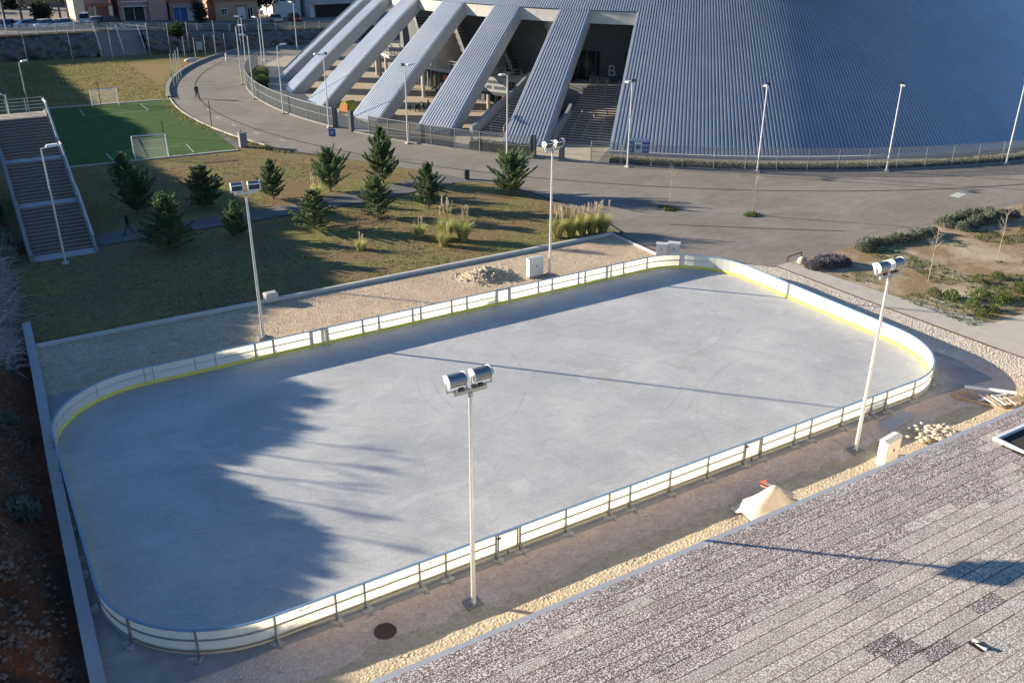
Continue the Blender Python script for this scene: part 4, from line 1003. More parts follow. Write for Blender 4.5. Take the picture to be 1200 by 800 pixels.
while len(pts) < 10000:
    x = r0.uniform(-20, 19.5); y = 17.7+r0.random()**1.25*39
    if y > 33.2 and y < 37.2 and x < 16: continue
    if x > 19.2-.0*(y-17) or (y > 30 and x > 18.6-(y-30)*.55): continue
    if noise.noise(Vector((x*.16, y*.16, 0)))+.35*noise.noise(Vector((x*.6, y*.6, 4))) < r0.uniform(-.55, .25): continue
    pts.append((x, y))
o = tufts('lawn_tufts', pts, M['tuft'], (.03, .11), seed=3, nb=3); tag(o, 'short uneven grass growing on the lawn', 'grass', kind='stuff')
pts = [(r0.uniform(-14, 4), 89.5+r0.random()*38) for k in range(4500)]; pts = [p for p in pts if p[0] < 3.2+max(0, p[1]-89)*.27]
o = tufts('field_tufts', pts, M['tuft'], (.08, .25), seed=4, nb=3); tag(o, 'rough grass of the far sports field', 'grass', kind='stuff')
pts = [(25.8+r0.random()*28, -6.2+r0.random()*12.3) for k in range(7000)]; pts = [p for p in pts if noise.noise(Vector((p[0]*.3, p[1]*.3, 7))) > .1 or p[1] < -2.0+.8*math.sin(p[0])]
o = tufts('bed_tufts', pts, M['weed'], (.05, .2), seed=5, nb=3, z=0); tag(o, 'patchy weeds growing in the planting bed', 'weeds', kind='stuff')
pts = [pol(r0.uniform(150, 200), 74.95+abs(r0.gauss(0, .5))) for k in range(900)]
o = tufts('verge_tufts', pts, M['tuft'], (.06, .25), seed=6); tag(o, 'grass fringe along the ring road kerb', 'grass', kind='stuff')
# hedges
def hedge(t0, t1, r, wd, h, m, n, label, seed, lump=.12):
    rr = random.Random(seed); t = thing('hedge', (AC[0], AC[1], 0), label, 'hedge')
    core = sector(t0, t1, r-wd*.36, r+wd*.36, 0, h*.72, max(2, int((t1-t0)*1.2))); core.build('hedge_core', M['hedged'], t)
    mb = MB()
    for k in range(n):
        th = rr.uniform(t0, t1); u = rr.uniform(-1, 1); zz = h*(1-.35*u*u)*rr.uniform(.5, 1.0)+lump*noise.noise(Vector((th*2, u, 0)))
        p = Vector(AP(th, r+u*wd*.5, max(.05, zz))); leaf(mb, p, rdir(rr)+Vector((0, 0, .5)), rdir(rr), rr.uniform(.10, .2), rr.uniform(.06, .12))
    mb.build('hedge_leaves', m, t)
hedge(224.0, 262.5, 64.1, .85, .62, M['hedge'], 11000, 'long low olive hedge along the fence below the ribbed dome', 1)
hedge(211.3, 216.9, 64.1, .9, 1.15, M['hedged'], 2600, 'clipped dark hedge behind the fence at the foot of the nearest leg', 2)
hedge(160.3, 164.5, 62.6, 2.2, 1.7, M['weed'], 2600, 'bright green clipped hedge inside the fence, the farther of two', 3)
hedge(166.2, 169.2, 62.8, 2.0, 1.5, M['weed'], 2200, 'bright green clipped hedge inside the fence, the nearer of two', 4)
# broadleaf and bare trees (hill crest beside the picture, street behind)
def crown_mesh(seed, n, m, fl=(1, 1, 1)):
    r = random.Random(seed); mb = MB(); cl = [(rdir(r)*r.uniform(.25, .72), r.uniform(.28, .5)) for k in range(16)]
    for k in range(n):
        c, rad = r.choice(cl); p = c+rdir(r)*rad*r.random()**.4; leaf(mb, Vector((p.x*fl[0], p.y*fl[1], p.z*fl[2])), rdir(r), rdir(r), r.uniform(.10, .2), r.uniform(.07, .13))
    return mb.mesh('crown', m)
CRW = [crown_mesh(s, 1500, M['leaf']) for s in (51, 52, 53)]; CRD = [crown_mesh(s, 1700, M['leafd']) for s in (61, 62)]
trm = MB(); trm.cyl((0, 0, -.3), (0, 0, 1), .13, .05, 8); trm = trm.mesh('trunk', M['bark'])
def tree(x, y, z, h, rad, me, label, group, seed, flat=1.0):
    t = thing('broadleaf_tree', (x, y, z), label, 'tree', group, seed*.7)
    o = link('trunk', trm, t); o.scale = (1, 1, max(.3, h-rad*flat*.6))
    link('crown', me, t, (0, 0, h-rad*flat), 0, (rad, rad*(1.35 if flat < 1 else 1), rad*flat))
y = -2; i = 0
while y < 150:
    xc = ipt(y, [(-12, -20.9), (20, -20.3), (31, -19.4), (40, -18.6), (52, -18.6), (70, -19.5), (140, -21)])-9.3+r0.uniform(-.25, .15); g = hz(xc, y)
    h = max(.6, ipt(y, CREST)+r0.uniform(-.30, .18)-g); rad = r0.uniform(.8, 1.15)
    t = thing('hill_bush', (xc, y, g-.1), 'leafy bush on the hill crest beyond the left edge', 'bush', 'bushes on the hill crest', i*.7)
    o = link('stem', trm, t); o.scale = (.5, .5, max(.2, h*.5)); link('foliage', CRW[i % 3], t, (0, 0, h-rad*.62), 0, (rad, rad, rad*.7))
    y += r0.uniform(.75, 1.05); i += 1
def bare(x, y, z, h, seed, label, group=None, m='twig'):
    r = random.Random(seed); t = thing('bare_tree', (x, y, z), label, 'tree', group)
    MB().cyl((0, 0, -.2), (0, 0, h*.35), h*.025, h*.018, 7).build('trunk', M['bark'], t)
    b = MB()
    def rec(p, d, L, rad, lev):
        q = p+d*L; b.cyl(p, q, rad, rad*.65, 4 if lev else 5, caps=False)
        if lev < 4:
            for k in range(3 if lev < 3 else 4): rec(p+d*L*r.uniform(.55, 1), (d+rdir(r)*.62+Vector((0, 0, .12))).normalized(), L*r.uniform(.55, .8), rad*.6, lev+1)
    for k in range(4): rec(Vector((0, 0, h*.33)), (Vector((0, 0, 1))+rdir(r)*.45).normalized(), h*.24, h*(.014 if h > 6 else .007), 0)
    b.build('branches', M[m], t)
for i, (y, h) in enumerate(((14.6, 2.3), (16.4, 2.7), (18.6, 2.5), (20.6, 2.2), (12.4, 1.9))):
    bare(-29.7, y, hz(-29.7, y), h, 70+i, 'leafless tree on the hill crest left of the picture', 'bare trees on the hill crest')
# ---------------------------------------------------------------- far street: guard fence, houses, cars, trees
gf = thing('guard_fence', (0, 138.6, 0), 'grey street guard fence with pale posts along the top of the bank', 'fence')
px = -40
gpm = MB(); gpm.box((-.09, -.06, 0), (.09, .06, 1.25)); gpm = gpm.mesh('fence_post', M['kerb'])
while px < 60:
    link('fence_post', gpm, gf, (px, 0, zt(px)))
    b = MB()
    for zz in (.35, .65, .95, 1.2): b.bar((px, 0, zt(px)+zz), (px+2.8, 0, zt(px+2.8)+zz), .05, .05)
    b.build('fence_rail', M['galv'], gf)
    MB().quad((px, .04, zt(px)+.1), (px+2.8, .04, zt(px+2.8)+.1), (px+2.8, .04, zt(px+2.8)+1.2), (px, .04, zt(px)+1.2)).build('mesh_panel', M['mesh2'] if px > 8 else M['mesh'], gf)
    px += 2.8
kb = MB()
for a, b in ((-60, 5), (5, 28), (28, 60)): kb.bar((a, 139.4, zt(a)+.05), (b, 139.4, zt(b)+.05), .4, .3)
struct(kb.build('street_kerb', M['kerb']))
def house(x0, x1, y0, d, h, wall, roof, wins, label, ridge=1.6, over=.4, extras=None, z=None, hip=False):
    z = zt((x0+x1)/2) if z is None else z; w = x1-x0
    t = thing('house', ((x0+x1)/2, y0, z), label, 'house', 'houses along the street')
    MB().box((-w/2, 0, -.5), (w/2, d, h)).build('wall', M[wall], t)
    if roof:
        mb = MB(); o = over; R = ridge
        i = w*.28 if hip else 0
        mb.add([(-w/2-o, -o, h-.05), (w/2+o, -o, h-.05), (w/2+o, d+o, h-.05), (-w/2-o, d+o, h-.05), (-w/2-o+i, d/2, h+R), (w/2+o-i, d/2, h+R)], [(0, 1, 5, 4), (2, 3, 4, 5), (1, 2, 5), (3, 0, 4), (3, 2, 1, 0)])
        rf = mb.build('roof', M[roof], t)
        MB().box((w*.2, d*.4, h+R*.5), (w*.2+.6, d*.4+.6, h+R+.7)).build('chimney', M[wall], rf)
    for k in wins:
        kind, xa, za, ww, hh = k; xa -= w/2
        m = {'w': 'glassd', 'd': 'wood', 'g': 'black', 'b': 'blue_sign', 'p': 'h_white'}[kind]
        wd = MB().box((xa, -.05, za), (xa+ww, .02, za+hh)).build('door' if kind in 'dg' else 'window', M[m], t)
        fr = MB()
        for a, b in (((xa-.08, za-.08), (xa+ww+.08, za)), ((xa-.08, za+hh), (xa+ww+.08, za+hh+.08)), ((xa-.08, za), (xa, za+hh)), ((xa+ww, za), (xa+ww+.08, za+hh)), ((xa+ww/2-.03, za), (xa+ww/2+.03, za+hh))):
            fr.box((a[0], -.09, a[1]), (b[0], -.052, b[1]))
        fr.build('frame', M['whitep'], wd)
    for nm, a, b, m in (extras or []):
        MB().box((a[0]-w/2, a[1], a[2]), (b[0]-w/2, b[1], b[2])).build(nm, M[m], t)
    return t
house(-24, -13, 160, 9, 6, 'h_cream', 'rooft', [('w', 2, 1, 1, 1.2), ('w', 6, 1, 1, 1.2)], 'cream house with tiled roof beyond the left edge', hip=True)
house(1.8, 3.6, 157, 9, 8, 'h_cream', None, [], 'narrow cream house end beside the pink house')
house(3.65, 8.2, 158, 9, 7.5, 'h_pink', 'rooft', [('w', .8, 4.6, 1, 1.3), ('w', 3.0, 4.6, 1, 1.3), ('d', .8, 0, 1, 2.1)], 'pink-red rendered house with small gabled porch', extras=[('porch', (1.3, -2.2, 2.5), (4.6, -.1, 2.75), 'rooft'), ('porch_post', (1.4, -2.1, 0), (1.6, -1.9, 2.5), 'h_cream'), ('porch_wall', (3.9, -2.2, 0), (4.5, -.1, 2.5), 'h_cream')])
house(9.4, 18.0, 157, 10, 3.9, 'h_rose', 'rooft', [('w', 5.6, 2.3, .9, 1.1), ('w', 5.7, .3, .8, 1.0), ('g', .8, 0, 3.6, 2.6)], 'low rose house with orange tiled roof and long grey balcony', 2.2, extras=[('balcony_slab', (.2, -1.1, 2.65), (5.0, 0, 2.85), 'concrete_l'), ('balcony_rail', (.2, -1.1, 3.55), (5.0, -1.0, 3.65), 'whitep'), ('bay', (5.2, -.6, 0), (8.2, -.001, 4.6), 'h_rose')])
house(18.6, 24.4, 158, 9, 3.6, 'h_rose', 'rooft', [('b', .6, 0, 2.6, 2.5), ('p', 3.4, .2, 2.0, 2.4)], 'shop house with orange roof and blue shutter', 2.0, extras=[('awning', (.3, -1.3, 2.7), (5.6, 0, 2.85), 'signg')])
house(27.2, 35.6, 158, 9, 3.9, 'h_tan', 'rooft', [('p', 4.4, .4, 1.3, 2.2), ('g', 6.3, .2, 1.0, 2.3), ('w', 1.2, 1.3, 1.0, 1.1)], 'tan gabled house with pale double door', 1.8, extras=[('canopy', (4.1, -.7, 2.75), (6.1, 0, 2.9), 'rooft')])
house(40.0, 45.5, 161, 9, 8, 'h_white', 'rooft', [('w', 1.2, 3.2, 1.2, 1.4), ('w', 3.4, 3.2, 1.2, 1.4)], 'tall white house with sunlit side beside the balcony house')
house(46.5, 62, 158, 10, 7.2, 'h_white', 'rooft', [('g', 1.2, 3.4, 2.0, 2.3), ('p', 5.2, 3.6, 1.0, 1.8), ('p', 6.6, 3.6, 1.0, 1.8), ('w', 9, 3.6, 1.2, 1.8)], 'white two-storey house with long balcony over dark garages', extras=[('balcony_slab', (.2, -1.6, 2.7), (13, 0, 2.95), 'concrete_l'), ('balcony_parapet', (.2, -1.6, 2.95), (13, -1.5, 3.9), 'cladside'), ('garage_front', (1, -.3, 0), (13, -.02, 2.6), 'black')])
house(-8, 6, 196, 10, 6, 'h_ochre', 'rooft', [('w', 2, 3, 1, 1.2), ('w', 8, 3, 1, 1.2)], 'ochre house in the second row behind the bare trees', 2.2, hip=True)
house(12, 27, 200, 10, 7, 'h_cream', 'rooft', [('w', 2, 3, 1, 1.2), ('w', 8, 3, 1, 1.2)], 'cream house in the second row behind the low rose house', 2.2, hip=True)
house(36, 50, 205, 10, 7, 'h_tan', 'rooft', [('w', 2, 3, 1, 1.2), ('w', 8, 3, 1, 1.2)], 'tan house in the second row behind the white houses', 2.2, hip=True)
def car(x, y, rz, col, label, van=False):
    z = zt(x)+.01; t = thing('parked_car', (x, y, z), label, 'car', 'cars on the far street', rz); L = 4.2; W = .86; hb_ = .82; hr = 1.75 if van else 1.46
    prof = [(-2.1, .3), (-2.1, .72), (-2.0, hb_), (-1.15, .9), (1.95, hb_+.05), (2.1, .6), (2.1, .3)] if not van else [(-2.1, .3), (-2.1, .75), (-1.9, .95), (-1.3, 1.0), (2.05, 1.0), (2.1, .5), (2.1, .3)]
    mb = MB(); n = len(prof); vs = [(a, -W, b) for a, b in prof]+[(a, W, b) for a, b in prof]
    mb.add(vs, [tuple(range(n)), tuple(range(2*n-1, n-1, -1))]+[(i+1 if i+1 < n else 0, i, n+i, n+(i+1) % n) for i in range(n)]); mb.build('body', M['car_'+col], t)
    cab = [(-1.2, .9), (-.5, hr-.05), (.0, hr), (1.3, hr-.04), (1.9, .9)] if not van else [(-1.4, 1.0), (-.8, hr), (1.95, hr), (2.05, 1.0)]
    n = len(cab); mb = MB(); vs = [(a, -W*(.98 if b < 1.1 else .80), b) for a, b in cab]+[(a, W*(.98 if b < 1.1 else .80), b) for a, b in cab]
    mb.add(vs, [tuple(range(n)), tuple(range(2*n-1, n-1, -1))]+[(i+1, i, n+i, n+i+1) for i in range(n-1)]); mb.build('window_glass', M['glassd'], t)
    rf = [p for p in cab if p[1] > 1.2]; MB().box((rf[0][0]+.05, -W*.8, hr-.02), (rf[-1][0], W*.8, hr+.03)).build('roof_panel', M['car_'+col], t)
    for a in (-1.3, 1.3):
        for s in (-1, 1):
            wh = MB().cyl((a, s*W-.11*s, .31), (a, s*W+.02*s, .31), .31, n=14).build('wheel', M['black'], t); MB().cyl((a, s*W+.02*s, .31), (a, s*W+.03*s, .31), .18, n=10).build('rim', M['galv'], wh)
    for s in (-1, 1): MB().box((-2.13, s*.62-.15, .60), (-2.09, s*.62+.15, .74)).build('headlight', M['whitep'], t); MB().box((2.09, s*.62-.15, .60), (2.13, s*.62+.15, .74)).build('tail_light', M['red'], t)
car(-9.8, 149, 1.3, 'blue', 'dark blue car at the top left corner below the leaning lamp')
car(-7.2, 148, .2, 'silver', 'silver car partly hidden, left of the two white cars', )
car(-4.7, 146.6, .5, 'white', 'white hatchback, left of the two white cars on the far street')
car(-1.9, 146.4, .4, 'white', 'white car, right of the two white cars on the far street')
car(2.6, 151.5, 1.4, 'white', 'white van parked beside the pink house', True)
car(3.6, 147.6, .3, 'silver', 'pale car in front of the white van')
car(5.6, 147.2, .2, 'black', 'black car by the top of the far steps')
car(37.6, 153, 1.5, 'silver', 'silver car parked by the tall white house')
car(41.5, 153.5, 1.5, 'red', 'dark red car parked by the tall white house')
bare(-7.2, 153, 3.5, 9, 201, 'leafless grey tree behind the blue and white cars on the left', 'bare trees on the far street')
bare(-1.0, 154, 3.5, 9, 202, 'leafless brown tree left of the pink house', 'bare trees on the far street')
bare(1.0, 160, 3.5, 9, 207, 'leafless tree between the brown tree and the pink house', 'bare trees on the far street')
bare(-9.6, 158, 3.5, 10, 208, 'second leafless tree from the top left corner', 'bare trees on the far street')
bare(-12, 156, 3.5, 9, 203, 'leafless tree at the top left corner', 'bare trees on the far street')
bare(-4.5, 160, 3.5, 10, 205, 'tall leafless tree behind the white cars', 'bare trees on the far street')
tree(-3.8, 156, 3.5, 4.6, 2.8, CRD[0], 'dark round evergreen behind the two white cars', 'trees on the far street', 1)
tree(-13.5, 152, 3.5, 4, 2.4, CRD[1], 'dark evergreen at the top left edge', 'trees on the far street', 2)
tree(23.6, 155, 2.4, 4.5, 2.4, CRD[1], 'black round evergreen between the shop house and the tan house', 'trees on the far street', 3)
tree(38.0, 160, 2.0, 7, 3.0, CRD[0], 'evergreen tree between the tan and white houses', 'trees on the far street', 4)
tree(14.6, 134.5, .8, 4.2, 2.0, CRW[1], 'bushy tree growing on the rocky bank behind the net poles', 'trees on the far street', 5)
for i in range(9): tree(-16+i*9+r0.uniform(-2, 2), 184+r0.uniform(-4, 6), 3, 6+r0.uniform(-1, 2), 3.2, (CRD+CRW)[i % 5], 'tree in the gardens behind the street houses', 'garden trees behind the houses', i)
for i in range(12): tree(-30+i*14+r0.uniform(-2, 2), 232+r0.uniform(-8, 10), 3, 8, 5.2, (CRD+CRW)[i % 5], 'tree in the far wood beyond the houses', 'far trees', i)
ci = thing('roadside_cabinet', (16.9, 130.6, 0), 'small blue-grey cabinet on legs at the foot of the far bank', 'cabinet')
MB().box((-.5, -.3, .5), (.5, .3, 1.8)).build('body', M['signg'], ci)
for x in (-.4, .4): MB().box((x-.05, -.2, 0), (x+.05, .2, .5)).build('leg', M['galv'], ci)
wp = thing('white_post', (18.2, 119.0, 0), 'short white post at the corner of the red clay patch', 'post'); MB().cyl((0, 0, 0), (0, 0, 1.1), .16, .13, 10).build('post_body', M['whitep'], wp); MB().cyl((0, 0, 1.1), (0, 0, 1.16), .17, n=10).build('post_cap', M['kerb'], wp)
wt = thing('covered_heap', (13.4, 121.6, 0), 'small white covered heap behind the red clay patch', 'heap')
mb = MB()
for j in range(6):
    for i in range(12): a = i*math.pi/6; k = math.sin(R_(90-j*17)); mb.v.append((1.2*k*math.cos(a)*(1+.1*math.sin(i*2.1)), .7*k*math.sin(a), .5*math.sin(R_(j*17))))
mb.f = [(j*12+i, j*12+(i+1) % 12, j*12+12+(i+1) % 12, j*12+12+i) for j in range(5) for i in range(12)]; mb.mi = [0]*len(mb.f); mb.build('sheet', M['kerb'], wt, True)

# ---------------------------------------------------------------- things round the rink
def cabinet(x, y, w, d, h, rz, m, label):
    t = thing('electric_cabinet', (x, y, 0), label, 'cabinet', None, rz)
    MB().box((-w/2-.03, -d/2-.03, -.1), (w/2+.03, d/2+.03, .08)).build('plinth', M['stairc'], t)
    MB().box((-w/2, -d/2, .08), (w/2, d/2, h)).build('body', M[m], t)
    mb = MB(); o = .035; mb.add([(-w/2-o, -d/2-o, h), (w/2+o, -d/2-o, h), (w/2+o, d/2+o, h), (-w/2-o, d/2+o, h), (-w/2-o, 0, h+.05), (w/2+o, 0, h+.05)], [(0, 1, 5, 4), (2, 3, 4, 5), (1, 2, 5), (3, 0, 4), (3, 2, 1, 0)]); mb.build('lid', M[m], t)
    dr = MB().box((-w/2+.04, -d/2-.018, .14), (w/2-.04, -d/2, h-.05)).build('door', M[m], t)
    MB().box((-.03, -d/2-.04, h*.55), (.03, -d/2-.018, h*.55+.12)).build('handle', M['darkmet'], dr)
cabinet(9.75, -13.1, 1.05, .38, 1.22, .12, 'cab', 'cream electric cabinet on the front gravel near the tiled roof')
cabinet(8.85, 13.0, 1.05, .38, 1.24, .0, 'cabg', 'white electric cabinet on the back gravel beside the floodlight pole')
cabinet(18.25, 11.75, .75, .38, .95, -.8, 'cabg', 'white cabinet behind the rink corner, left of two')
cabinet(18.95, 11.35, .75, .45, 1.0, -.8, 'cabg', 'white cabinet behind the rink corner, right of two')
cb = thing('concrete_block', (-6.95, 17.35, 0), 'small white concrete block on the garden kerb', 'block'); MB().obox((0, 0, .15), .75, .55, .42, .06).build('body', M['kerb'], cb); MB().obox((0, 0, .57), .6, .42, .03, .06).build('lid', M['concrete_l'], cb)
MB().prism([(0, 0), (2.1, .3), (2.2, -.4), (0, -.75)], -.03, .012).build('access_cover', M['cabg'], None, loc=(12.15, -10.75, 0))
o = bpy.data.objects['access_cover']; o.data.materials[0] = M['wallc']; tag(o, 'flat grey rectangular cover set in the front gravel', 'cover')
o = MB().cyl((0, 0, -.03), (0, 0, .012), .36, n=20).build('drain_cover', M['drain'], None, loc=(-12.4, -11.4, -.005)); tag(o, 'round dark drain cover in the front gravel', 'drain cover')
# timber pallets and planks pile
tp = thing('timber_pile', (18.3, -12.0, 0), 'broken pallets and planks dumped at the end of the gravel strip', 'timber pile')
r1 = random.Random(12)
def plank(a, b, w, h, m='wood'): MB().bar(a, b, w, h).build('plank', M[m], tp)
plank((-.9, 1.25, .06), (.1, -1.3, .10), .10, .09); plank((-.35, 1.35, .08), (.2, .2, .12), .10, .08)
plank((.25, 1.3, .18), (1.5, -.55, .32), .16, .10, 'whitep'); plank((.1, -1.2, .1), (1.6, -.75, .12), .12, .1)
for i in range(6): plank((-.05+.22*i, .35-.18*i, .26), (-.35+.22*i, -.75-.10*i, .26), .11, .03, 'wood' if i % 2 else 'cab')
for i in range(3): plank((-.25+.1*i, -.25-.38*i+.3, .19), (1.2+.1*i, -.55-.38*i+.3, .19), .09, .1, 'cab')
for i in range(4): plank((.5+.25*i, -.5-.15*i, .4+.02*i), (1.1+.2*i, -1.4+.1*i, .34), .12, .03)
plank((-.3, .2, .1), (1.3, -1.0, .38), .14, .02, 'whitep')
# draped sheet with red straps
ds = thing('covered_sack', (2.6, -12.9, 0), 'cream sheet draped over a heap with red straps against the tiled roof', 'sack'); ds.location.z = .08
mb = MB(); nx_, ny_ = 30, 22
for j in range(ny_+1):
    for i in range(nx_+1):
        u, v = i/nx_, j/ny_; x = -.9+2.3*u; y = -.9+1.6*v
        hgt_ = max(0, 1.15*math.exp(-((u-.52)/.36)**2)*math.exp(-((v-.42)/.42)**2)+.10*noise.noise(Vector((u*4, v*4, 1)))+.06*abs(noise.noise(Vector((u*9+v*5, v*3, 4)))))
        mb.v.append((x+.12*noise.noise(Vector((u*3, v*3, 9))), y+.12*noise.noise(Vector((u*3, v*3, 19))), hgt_-.02))
mb.f = [(j*(nx_+1)+i, j*(nx_+1)+i+1, (j+1)*(nx_+1)+i+1, (j+1)*(nx_+1)+i) for j in range(ny_) for i in range(nx_)]; mb.mi = [0]*len(mb.f); mb.build('sheet', M['sack'], ds, True)
st_ = MB(); st_.bar((.75, .75, .55), (1.45, -.35, .35), .30, .06); st_.build('flap', M['sack'], ds)
MB().bar((.5, .62, .7), (.95, -.05, .55), .09, .03).build('strap', M['red'], ds); MB().bar((.62, .70, .66), (.75, .5, .8), .16, .03).build('strap', M['red'], ds)
# rocks
def rockmesh(seed):
    r = random.Random(seed); mb = MB()
    P = [(1, 0, 0), (-1, 0, 0), (0, 1, 0), (0, -1, 0), (0, 0, .8), (0, 0, -.6), (.6, .6, .5), (-.6, .5, .5), (-.5, -.6, .5), (.6, -.6, .4)]
    P = [tuple(c*r.uniform(.7, 1.15) for c in p) for p in P]
    bm = bmesh.new(); [bm.verts.new(p) for p in P]; bmesh.ops.convex_hull(bm, input=bm.verts); v = [tuple(x.co) for x in bm.verts]; bm.verts.index_update(); f = [tuple(q.index for q in g.verts) for g in bm.faces]; bm.free()
    return v, f
RK = [rockmesh(s) for s in range(8)]
def scatter(name, pts, m, label, cat, seed):
    r = random.Random(seed); mb = MB()
    for (x, y, z, s) in pts:
        v, f = r.choice(RK); a = r.uniform(0, 6.28); ca, sa = math.cos(a), math.sin(a)
        mb.add([(x+s*(p[0]*ca-p[1]*sa), y+s*(p[0]*sa+p[1]*ca), z+s*p[2]*.8) for p in v], f)
    return tag(mb.build(name, m), label, cat, kind='stuff')
pts = []
for k in range(420):
    a = r1.uniform(0, 6.28); rr = abs(r1.gauss(0, .5)); x = 6.1+rr*1.9*math.cos(a); y = 14.6+rr*1.5*math.sin(a)
    if y < 10.6: continue
    pts.append((x, y, max(0, .42-rr*.35)*r1.random()-.02, r1.uniform(.04, .15)))
gm = MB(); gn = 18
for j in range(gn+1):
    for i in range(gn+1):
        u, v = i/gn*2-1, j/gn*2-1; gm.v.append((6.0+u*2.0, 14.6+v*1.5, -.05+.5*max(0, 1-math.sqrt(u*u+v*v))**1.1+.10*noise.noise(Vector((u*4, v*4, 0)))*(1-max(abs(u), abs(v)))))
gm.f = [(j*(gn+1)+i, j*(gn+1)+i+1, (j+1)*(gn+1)+i+1, (j+1)*(gn+1)+i) for j in range(gn) for i in range(gn)]; gm.mi = [0]*len(gm.f)
struct(gm.build('gravel_mound', M['gravel_back'], smooth=True))
pts = [(x, y, z+.28*max(0, 1-math.hypot((x-6)/2, (y-14.6)/1.5)), s_*.8) for x, y, z, s_ in pts]
scatter('rubble_heap', pts, M['rockw'], 'heap of pale rubble on the back gravel strip', 'rubble', 1)
pts = [(13.3+r1.gauss(0, .5), -12.9+r1.gauss(0, .35), max(.1, .1+.35*r1.random()*math.exp(-r1.random())), r1.uniform(.04, .17)) for k in range(190)]
scatter('rubble_heap', pts, M['rockw'], 'sunlit pile of yellowish stones beside the tiled roof edge', 'rubble', 2)
pts = [(r1.uniform(-19.5, 18), r1.uniform(10.7, 17.1), -.02, r1.uniform(.015, .06)) for k in range(3800)]
pts = [p for p in pts if noise.noise(Vector((p[0]*.4, p[1]*.6, 2))) > -.15]
scatter('loose_gravel', pts, M['rockw'], 'loose stones strewn over the back gravel strip', 'gravel', 3)
pts = [(r1.uniform(-15, 20), -12.7-abs(r1.gauss(0, .55)), .05, r1.uniform(.015, .05)) for k in range(3200)] + [(r1.uniform(-19, 20), r1.uniform(-13, -10.5), -.03, r1.uniform(.008, .025)) for k in range(1500)]
scatter('loose_gravel', pts, M['rockg'], 'loose stones along the front gravel strip', 'gravel', 4)
pts = []
for k in range(2600):
    t_ = r1.random(); y = 9.0-25*t_; xr = ipt(y, [(-16, 24.9), (-8.5, 24.2), (-.5, 23.75), (6.4, 23.55)]); xl = ipt(y, [(-16, 20), (-12, 21.6), (-9, 22.6), (-4, 21.5), (0, 21), (9, 19.4)])
    if y < 6.2: pts.append((r1.uniform(xl, xr), y, -.01, r1.uniform(.02, .055)))
scatter('loose_gravel', pts, M['rockw'], 'white stones in the strip beyond the right end of the rink', 'gravel', 5)
pts = []
for k in range(5200):
    y = r1.uniform(-16, 20); x = ipt(y, [(-12, -20.95), (20, -20.4)])-abs(r1.gauss(0, 2.2))-.25
    den = noise.noise(Vector((x*.4, y*.25, 3)))
    if den > -.05 or r1.random() < .25: pts.append((x, y, hz(x, y)+.02, r1.uniform(.02, .10)*(1.3 if y < -2 else .8)))
scatter('hill_rubble', pts, M['rock'], 'broken rocks lying on the excavated slope left of the wall', 'rocks', 6)
# pale dry stalks on the slope and dark scrub
mb = MB()
for k in range(5500):
    y = r1.uniform(14.5, 31); x = ipt(y, [(12, -20.9), (20, -20.15), (31, -19.6)])-r1.random()**.8*2.6-.1; g = hz(x, y); p = Vector((x, y, g+r1.random()*.5)); d = Vector((.55+r1.gauss(0, .5), r1.gauss(0, .6), .35+r1.gauss(0, .4)))
    L = r1.uniform(.35, 1.0); s = d.cross(rdir(r1)).normalized()*.017; q = p+d*L*.6; e = q+(d+Vector((.2, 0, -.8)))*L*.4
    mb.add([p-s, p+s, q+s, q-s, e], [(0, 1, 2, 3), (3, 2, 4)])
tag(mb.build('dry_stalks', M['straw']), 'pale bleached stalks covering the slope above the end of the low wall', 'dry plants', kind='stuff')
for i, (x, y) in enumerate(((-22.2, 3.0), (-21.9, 1.2), (-22.6, -.5), (-22.0, 9.0), (-20.4, 33.0), (-20.2, 37.0), (-20.6, 41.0), (-19.8, 35), (-20.4, 45))):
    shrub(x, y, LV[i % 3], 1.4 if y < 20 else 2.2, 'dark green scrub bush on the shaded slope', 'scrub bushes on the slope', i); bpy.data.objects[-1] if False else None
    COL.objects[-1]
# small roadside things
bn = thing('litter_bin', (16.5, 36.1, 0), 'dark cylindrical litter bin at the lawn corner by the road', 'bin')
MB().cyl((0, 0, .05), (0, 0, .72), .26, .27, 16).build('body', M['darkmet'], bn); MB().cyl((0, 0, .72), (0, 0, .80), .29, .24, 16).build('lid', M['black'], bn); MB().cyl((0, 0, 0), (0, 0, .06), .2, n=12).build('base', M['stairc'], bn)
sn = thing('parking_sign', (9.8, 50.5, 0), 'blue parking sign on a thin post at the edge of the ring road', 'sign', None, -.75)
MB().cyl((0, 0, 0), (0, 0, 2.5), .03, n=8).build('post', M['galv'], sn); pl_ = MB().box((-.34, -.05, 1.75), (.34, -.03, 2.5)).build('sign_plate', M['blue_sign'], sn)
o = textmesh('P', .62, M['whitep'], 'sign_letter', (0, -.06, 1.88), 0, pl_, .005)
nf = thing('notice_board', (34.2, 34.5, 0), 'blue and white notice board standing before the ribbed cladding', 'notice board', None, -.75)
for x in (-.9, .9): MB().bar((x, 0, 0), (x, 0, 1.9), .07, .07).build('post', M['galv'], nf)
pb = MB().box((-1.05, -.06, .6), (1.05, -.02, 1.95)).build('board', M['blue_sign'], nf)
mb = MB(); mb.box((-1.0, -.075, 1.65), (1.0, -.061, 1.92)); mb.box((-.35, -.075, .62), (.4, -.061, 1.6)); mb.build('white_field', M['whitep'], pb)
mb = MB()
for x in (-.85, -.62, .55, .8):
    for z in (.8, 1.2): mb.box((x-.06, -.075, z), (x+.06, -.061, z+.18))
mb.build('white_pictogram', M['whitep'], pb)
mb = MB(); mb.cyl((.02, -.076, 1.1), (.02, -.085, 1.1), .22, n=18)
for i in range(6): mb.box((-.5+i*.2, -.085, 1.72), (-.42+i*.2, -.076, 1.84))
